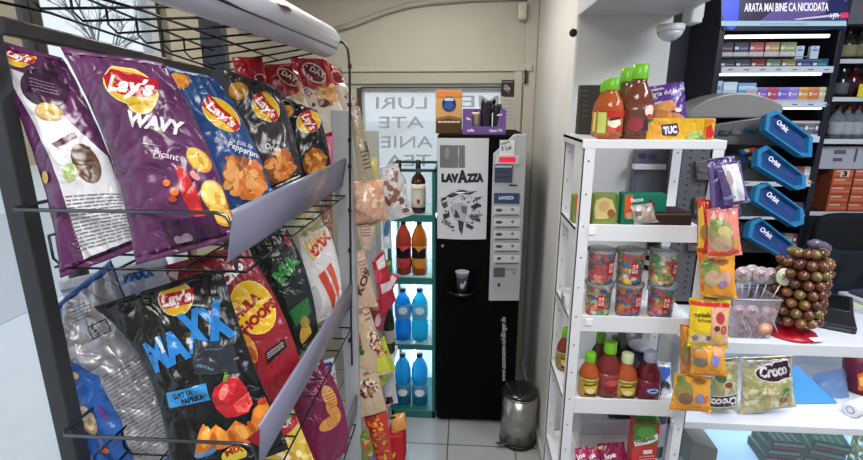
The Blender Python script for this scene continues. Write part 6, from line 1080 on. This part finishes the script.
for i, (px, w_) in enumerate(((713.5, 8), (722.5, 14), (737.5, 18))):
    b = wb(px, 81 + i, px + w_, 102, YT + .02); mb = MB(); mb.box(b[0], b[1], YT + .02, YT + .09, s2, b[3], M(((190, 214, 230), (200, 226, 240), (120, 176, 220))[i], 'paper')); mb.art([('P', [(px + 1, 86), (px + w_ - 1, 86), (px + w_ - 1, 90), (px + 1, 90)], ((110, 160, 200), (236, 242, 246), (206, 230, 244))[i])], front(YT + .0196), 'paper'); mb.build('device_box', bevel=.001, label=('narrow pale blue device box at the edge of the second cabinet shelf', 'middle pale blue device box on the second cabinet shelf', 'widest sky blue device box on the second cabinet shelf')[i], cat='box')
for i in range(4): cig('dark blue and white pack, third cabinet shelf, %s behind the grey dome' % ordw[i], 717 + i * 13, 12, 11, s3 + .03, (66, 72, 100), (190, 196, 206), ytop=122)
b = s3 + .0295; mb = MB(); mb.box(TX0 + .032, at(770, 122, Y=YT).x, YT + .012, YT + .06, b - .003, b, NAV2); mb.build('tier_shelf', tc_)
for i in range(5): cig('grey and white pack, third cabinet shelf beyond the top blue tray, %s in the row' % ordw[i], 773 + i * 10.3, 9.6, 15, s3, (120, 124, 130) if i % 2 else (96, 100, 112), (196, 190, 184), ytop=128)
for i, (c_, n_) in enumerate([((190, 180, 176), 'pale grey'), ((120, 80, 84), 'plum'), ((196, 150, 110), 'tan'), ((160, 90, 80), 'brick red'), ((206, 200, 190), 'ivory')]):
    cig('%s cigarette pack, fourth cabinet shelf, %s in the row' % (n_, ordw[i]), 768 + i * 9, 8.4, 14, s4, c_, tuple(int(x * .8) for x in c_), ytop=172)
for i, (c_, n_) in enumerate([((70, 76, 90), 'slate'), ((150, 130, 110), 'taupe'), ((170, 90, 90), 'rose'), ((90, 80, 110), 'dusky purple')]):
    cig('%s cigarette pack, fifth cabinet shelf, %s in the row' % (n_, ordw[i]), 772 + i * 8.6, 8, 12, s5, c_, tuple(int(x * .8) for x in c_), ytop=205)
for i, (c_, n_) in enumerate([((80, 86, 96), 'grey blue'), ((150, 140, 120), 'beige'), ((120, 70, 70), 'maroon')]):
    cig('%s cigarette pack, lowest visible cabinet shelf, %s in the row' % (n_, ordw[i]), 776 + i * 8.6, 8, 12, s6, c_, tuple(int(x * .8) for x in c_), ytop=236)
# ================================================================== BOTTLE SHELF BESIDE THE CABINET
YQ = 2.72; QX0 = 1.86; bs_ = thing('liquor_shelf', 'dark liquor shelf with white rails at the right edge beside the tobacco cabinet', 'shelf', (2.2, YQ + .15, 0))
def zq_(y): return at(850, y, Y=YQ).z
for x in (QX0 - .02, 2.58):
    mb = MB(); mb.box(x, x + .02, YQ, YQ + .32, 0, zq_(24), NAVY); mb.build('side_panel', bs_, .002)
mb = MB(); mb.box(QX0, 2.58, YQ + .3, YQ + .315, 0, zq_(24), M((44, 44, 52), 'plastic')); mb.build('back_panel', bs_)
lv = []
for y0, y1 in ((59, 63.5), (97, 101.5), (139, 144), (212, 216)):
    mb = MB(); mb.box(QX0, 2.58, YQ + .01, YQ + .3, zq_(y1), zq_(y0) - .004, NAV2); mb.box(QX0, 2.58, YQ - .004, YQ + .01, zq_(y1), zq_(y0), M((206, 212, 218), 'plastic')); mb.build('shelf_board', bs_, .002); lv.append(zq_(y0) - .0035)
mb = MB(); mb.box(QX0, 2.58, YQ + .0, YQ + .3, zq_(26), zq_(24), NAVY); mb.build('shelf_top', bs_)
def liq(label, px, top, z, r, body, capm, bands, Y=YQ + .07):
    c = Vector((at(px, top + 15, Y=Y).x, Y, z + .0005)); h = at(px, top, Y=Y).z - z
    bottle('liquor_bottle', label, 'bottle', [(r * .9, 0), (r, .005), (r, h * .6), (r * .8, h * .7), (r * .35, h * .8), (r * .34, h * .9)], c, body, capm, (r * .4, h * .86, h), [(h * .12, h * .5, bands)] if bands else [], 18)
dg = M((40, 48, 34), 'gloss'); dr = M((64, 16, 24), 'gloss')
liq('dark olive bottle with a pale label, nearest the cabinet on the top liquor shelf', 847, 30, lv[0], .042, dg, M((20, 20, 22)), M((150, 140, 110), 'paper')); liq('dark olive bottle second on the top liquor shelf', 860, 30, lv[0], .042, dg, M((24, 20, 20)), M((130, 130, 90), 'paper'))
liq('black bottle nearest the cabinet on the middle liquor shelf', 841, 68, lv[1], .035, M((30, 32, 36), 'gloss'), M((150, 150, 156), 'metal'), M((96, 100, 104), 'paper')); liq('wine red bottle second on the middle liquor shelf', 852, 66, lv[1], .037, dr, M((90, 20, 30)), M((60, 40, 44), 'paper')); liq('dark red bottle by the yellow price tag on the middle liquor shelf', 865, 66, lv[1], .04, dr, M((80, 20, 28)), M((70, 50, 50), 'paper'))
for i, px in enumerate((836.5, 846.5, 856.5, 866)):
    liq('clear bottle with a dark red cap, %s from the cabinet on the third liquor shelf' % ordw[i], px, 105, lv[2], .034, CLEAR((176, 184, 190), .3), M((120, 24, 40)), M((170, 174, 180), 'paper'))
b = wb(858, 84, 872, 97, YQ - .006); mb = MB(); mb.box(b[0], b[1], YQ - .009, YQ - .0055, b[2], b[3], M((232, 214, 50), 'paper')); mb.build('price_tag', label='yellow price tag hanging on the middle liquor shelf', cat='tag')
b = wb(829, 146, 872, 164, YQ); mb = MB(); zz2 = lv[3]
mb.box(QX0 + .005, 2.4, YQ + .04, YQ + .2, zz2 + .23, b[3] - .005, M((176, 180, 190), 'paper')); mb.art([('P', [(834, 150), (846, 150), (846, 154), (834, 154)], (96, 100, 112)), ('P', [(833, 158), (842, 158), (842, 161), (833, 161)], (90, 94, 106)), ('P', [(856, 149), (858, 149), (855, 162), (853, 162)], (90, 92, 104))], front(YQ + .0395), 'paper'); mb.build('carton', bevel=.002, label='pale grey carton lying on the stack of orange boxes', cat='carton')
OR = (190, 96, 66); n5 = 5; hh = .229 / n5
for k in range(2):
    for j in range(n5):
        x = at(830 + 20 * k, 190, Y=YQ + .03).x; w_ = 20 * .0057 - .003; t = None
        mb = MB(); z = zz2 + .0005 + j * hh; mb.box(max(QX0 + .004, x), x + w_, YQ + .03, YQ + .15, z, z + hh - .0012, M(OR, 'paper')); xx = x; f = lambda a, b, e: Vector((xx + a * w_, YQ + .03 - e, z + b * hh))
        its = [('P', [(.05, .08), (.95, .08), (.95, .14), (.05, .14)], (140, 56, 40)), ('P', [(.1, .3), (.9, .3), (.9, .55), (.1, .55)], (206, 120, 84)), ('P', [(.1, .7), (.6, .7), (.6, .85), (.1, .85)], (226, 196, 170))]
        if j == n5 - 1 and k == 0: its += [('P', [(.32, .12), (.74, .12), (.74, .9), (.32, .9)], (220, 200, 180)), ('T', '3', .42, .2, .64, .2, -.62, (40, 30, 30), .06)]
        mb.art(its, f, 'paper', base=.0004); mb.build('juice_box', bevel=.001, label='flat orange box, %s from the bottom, in the stack %s' % (ordw[j], ('nearest the tobacco cabinet', 'at the photo edge')[k]), cat='box')
# ================================================================== DOME CAMERA UNDER THE BEAM
Ym = 2.05; b = wb(660, 2, 692, 23, Ym)
t = thing('security_camera', 'white dome camera on a bracket beside the ceiling beam', 'camera', ((b[0] + b[1]) / 2, Ym + .04, b[2]))
mb = MB(); mb.box(max(b[0], .889), b[1], Ym, Ym + .09, b[2], b[3] + .03, M((214, 214, 214), 'plastic')); mb.build('mount_box', t, .006)
mb = MB(); mb.box(.884, .9, Ym + .02, Ym + .07, b[2] + .02, b[3] + .03, M((200, 200, 200), 'plastic')); mb.build('bracket', t, .003)
dc = at(671.5, 24, Y=Ym + .04); dc = Vector((dc.x, Ym + .045, b[2])); Rd = .052; mb = MB(); mb.lathe([(Rd, 0), (Rd, -.018), (Rd * .96, -.024)][::-1], dc, M((220, 220, 220), 'plastic'), 28); mb.lathe([(.004, -.062), (Rd * .45, -.056), (Rd * .8, -.042), (Rd * .95, -.022)], dc, M((206, 208, 212), 'gloss'), 28); mb.build('dome', t)
p = at(573, 33, Y=2.3); mb = MB(); mb.lathe([(.017, 0), (.017, .006), (.01, .007), (0, .007)], (p.x, 2.3, p.z), M((16, 16, 18), 'plastic'), 20, Matrix.Rotation(math.pi / 2, 3, 'X')); mb.build('round_sensor', label='small round black sensor on the pillar under the beam', cat='sensor')

# small wall box seen through the second shelf
b = wb(634, 150, 663, 196, 2.26)
t = thing('wall_niche', 'small grey wall box with a white board seen through the second white shelf', 'wall box', ((b[0] + b[1]) / 2, 2.27, b[2]))
mb = MB(); mb.box(b[0], b[1], 2.265, 2.299, b[2], b[3], M((112, 110, 128), 'plastic')); mb.art([('E', 642, 156, 4, 3, 20, (76, 70, 104)), ('E', 652, 157, 5, 3, 0, (84, 88, 112)), ('P', [(636, 171), (661, 171), (661, 195), (636, 195)], (124, 122, 134))], front(2.2645), 'plastic'); mb.build('box_body', t, .003)
b2 = wb(633, 164, 664, 169, 2.25); mb = MB(); mb.box(b2[0], b2[1], 2.225, 2.2649, b2[2], b2[3], M((220, 220, 226), 'plastic')); mb.build('white_board', t, .002)
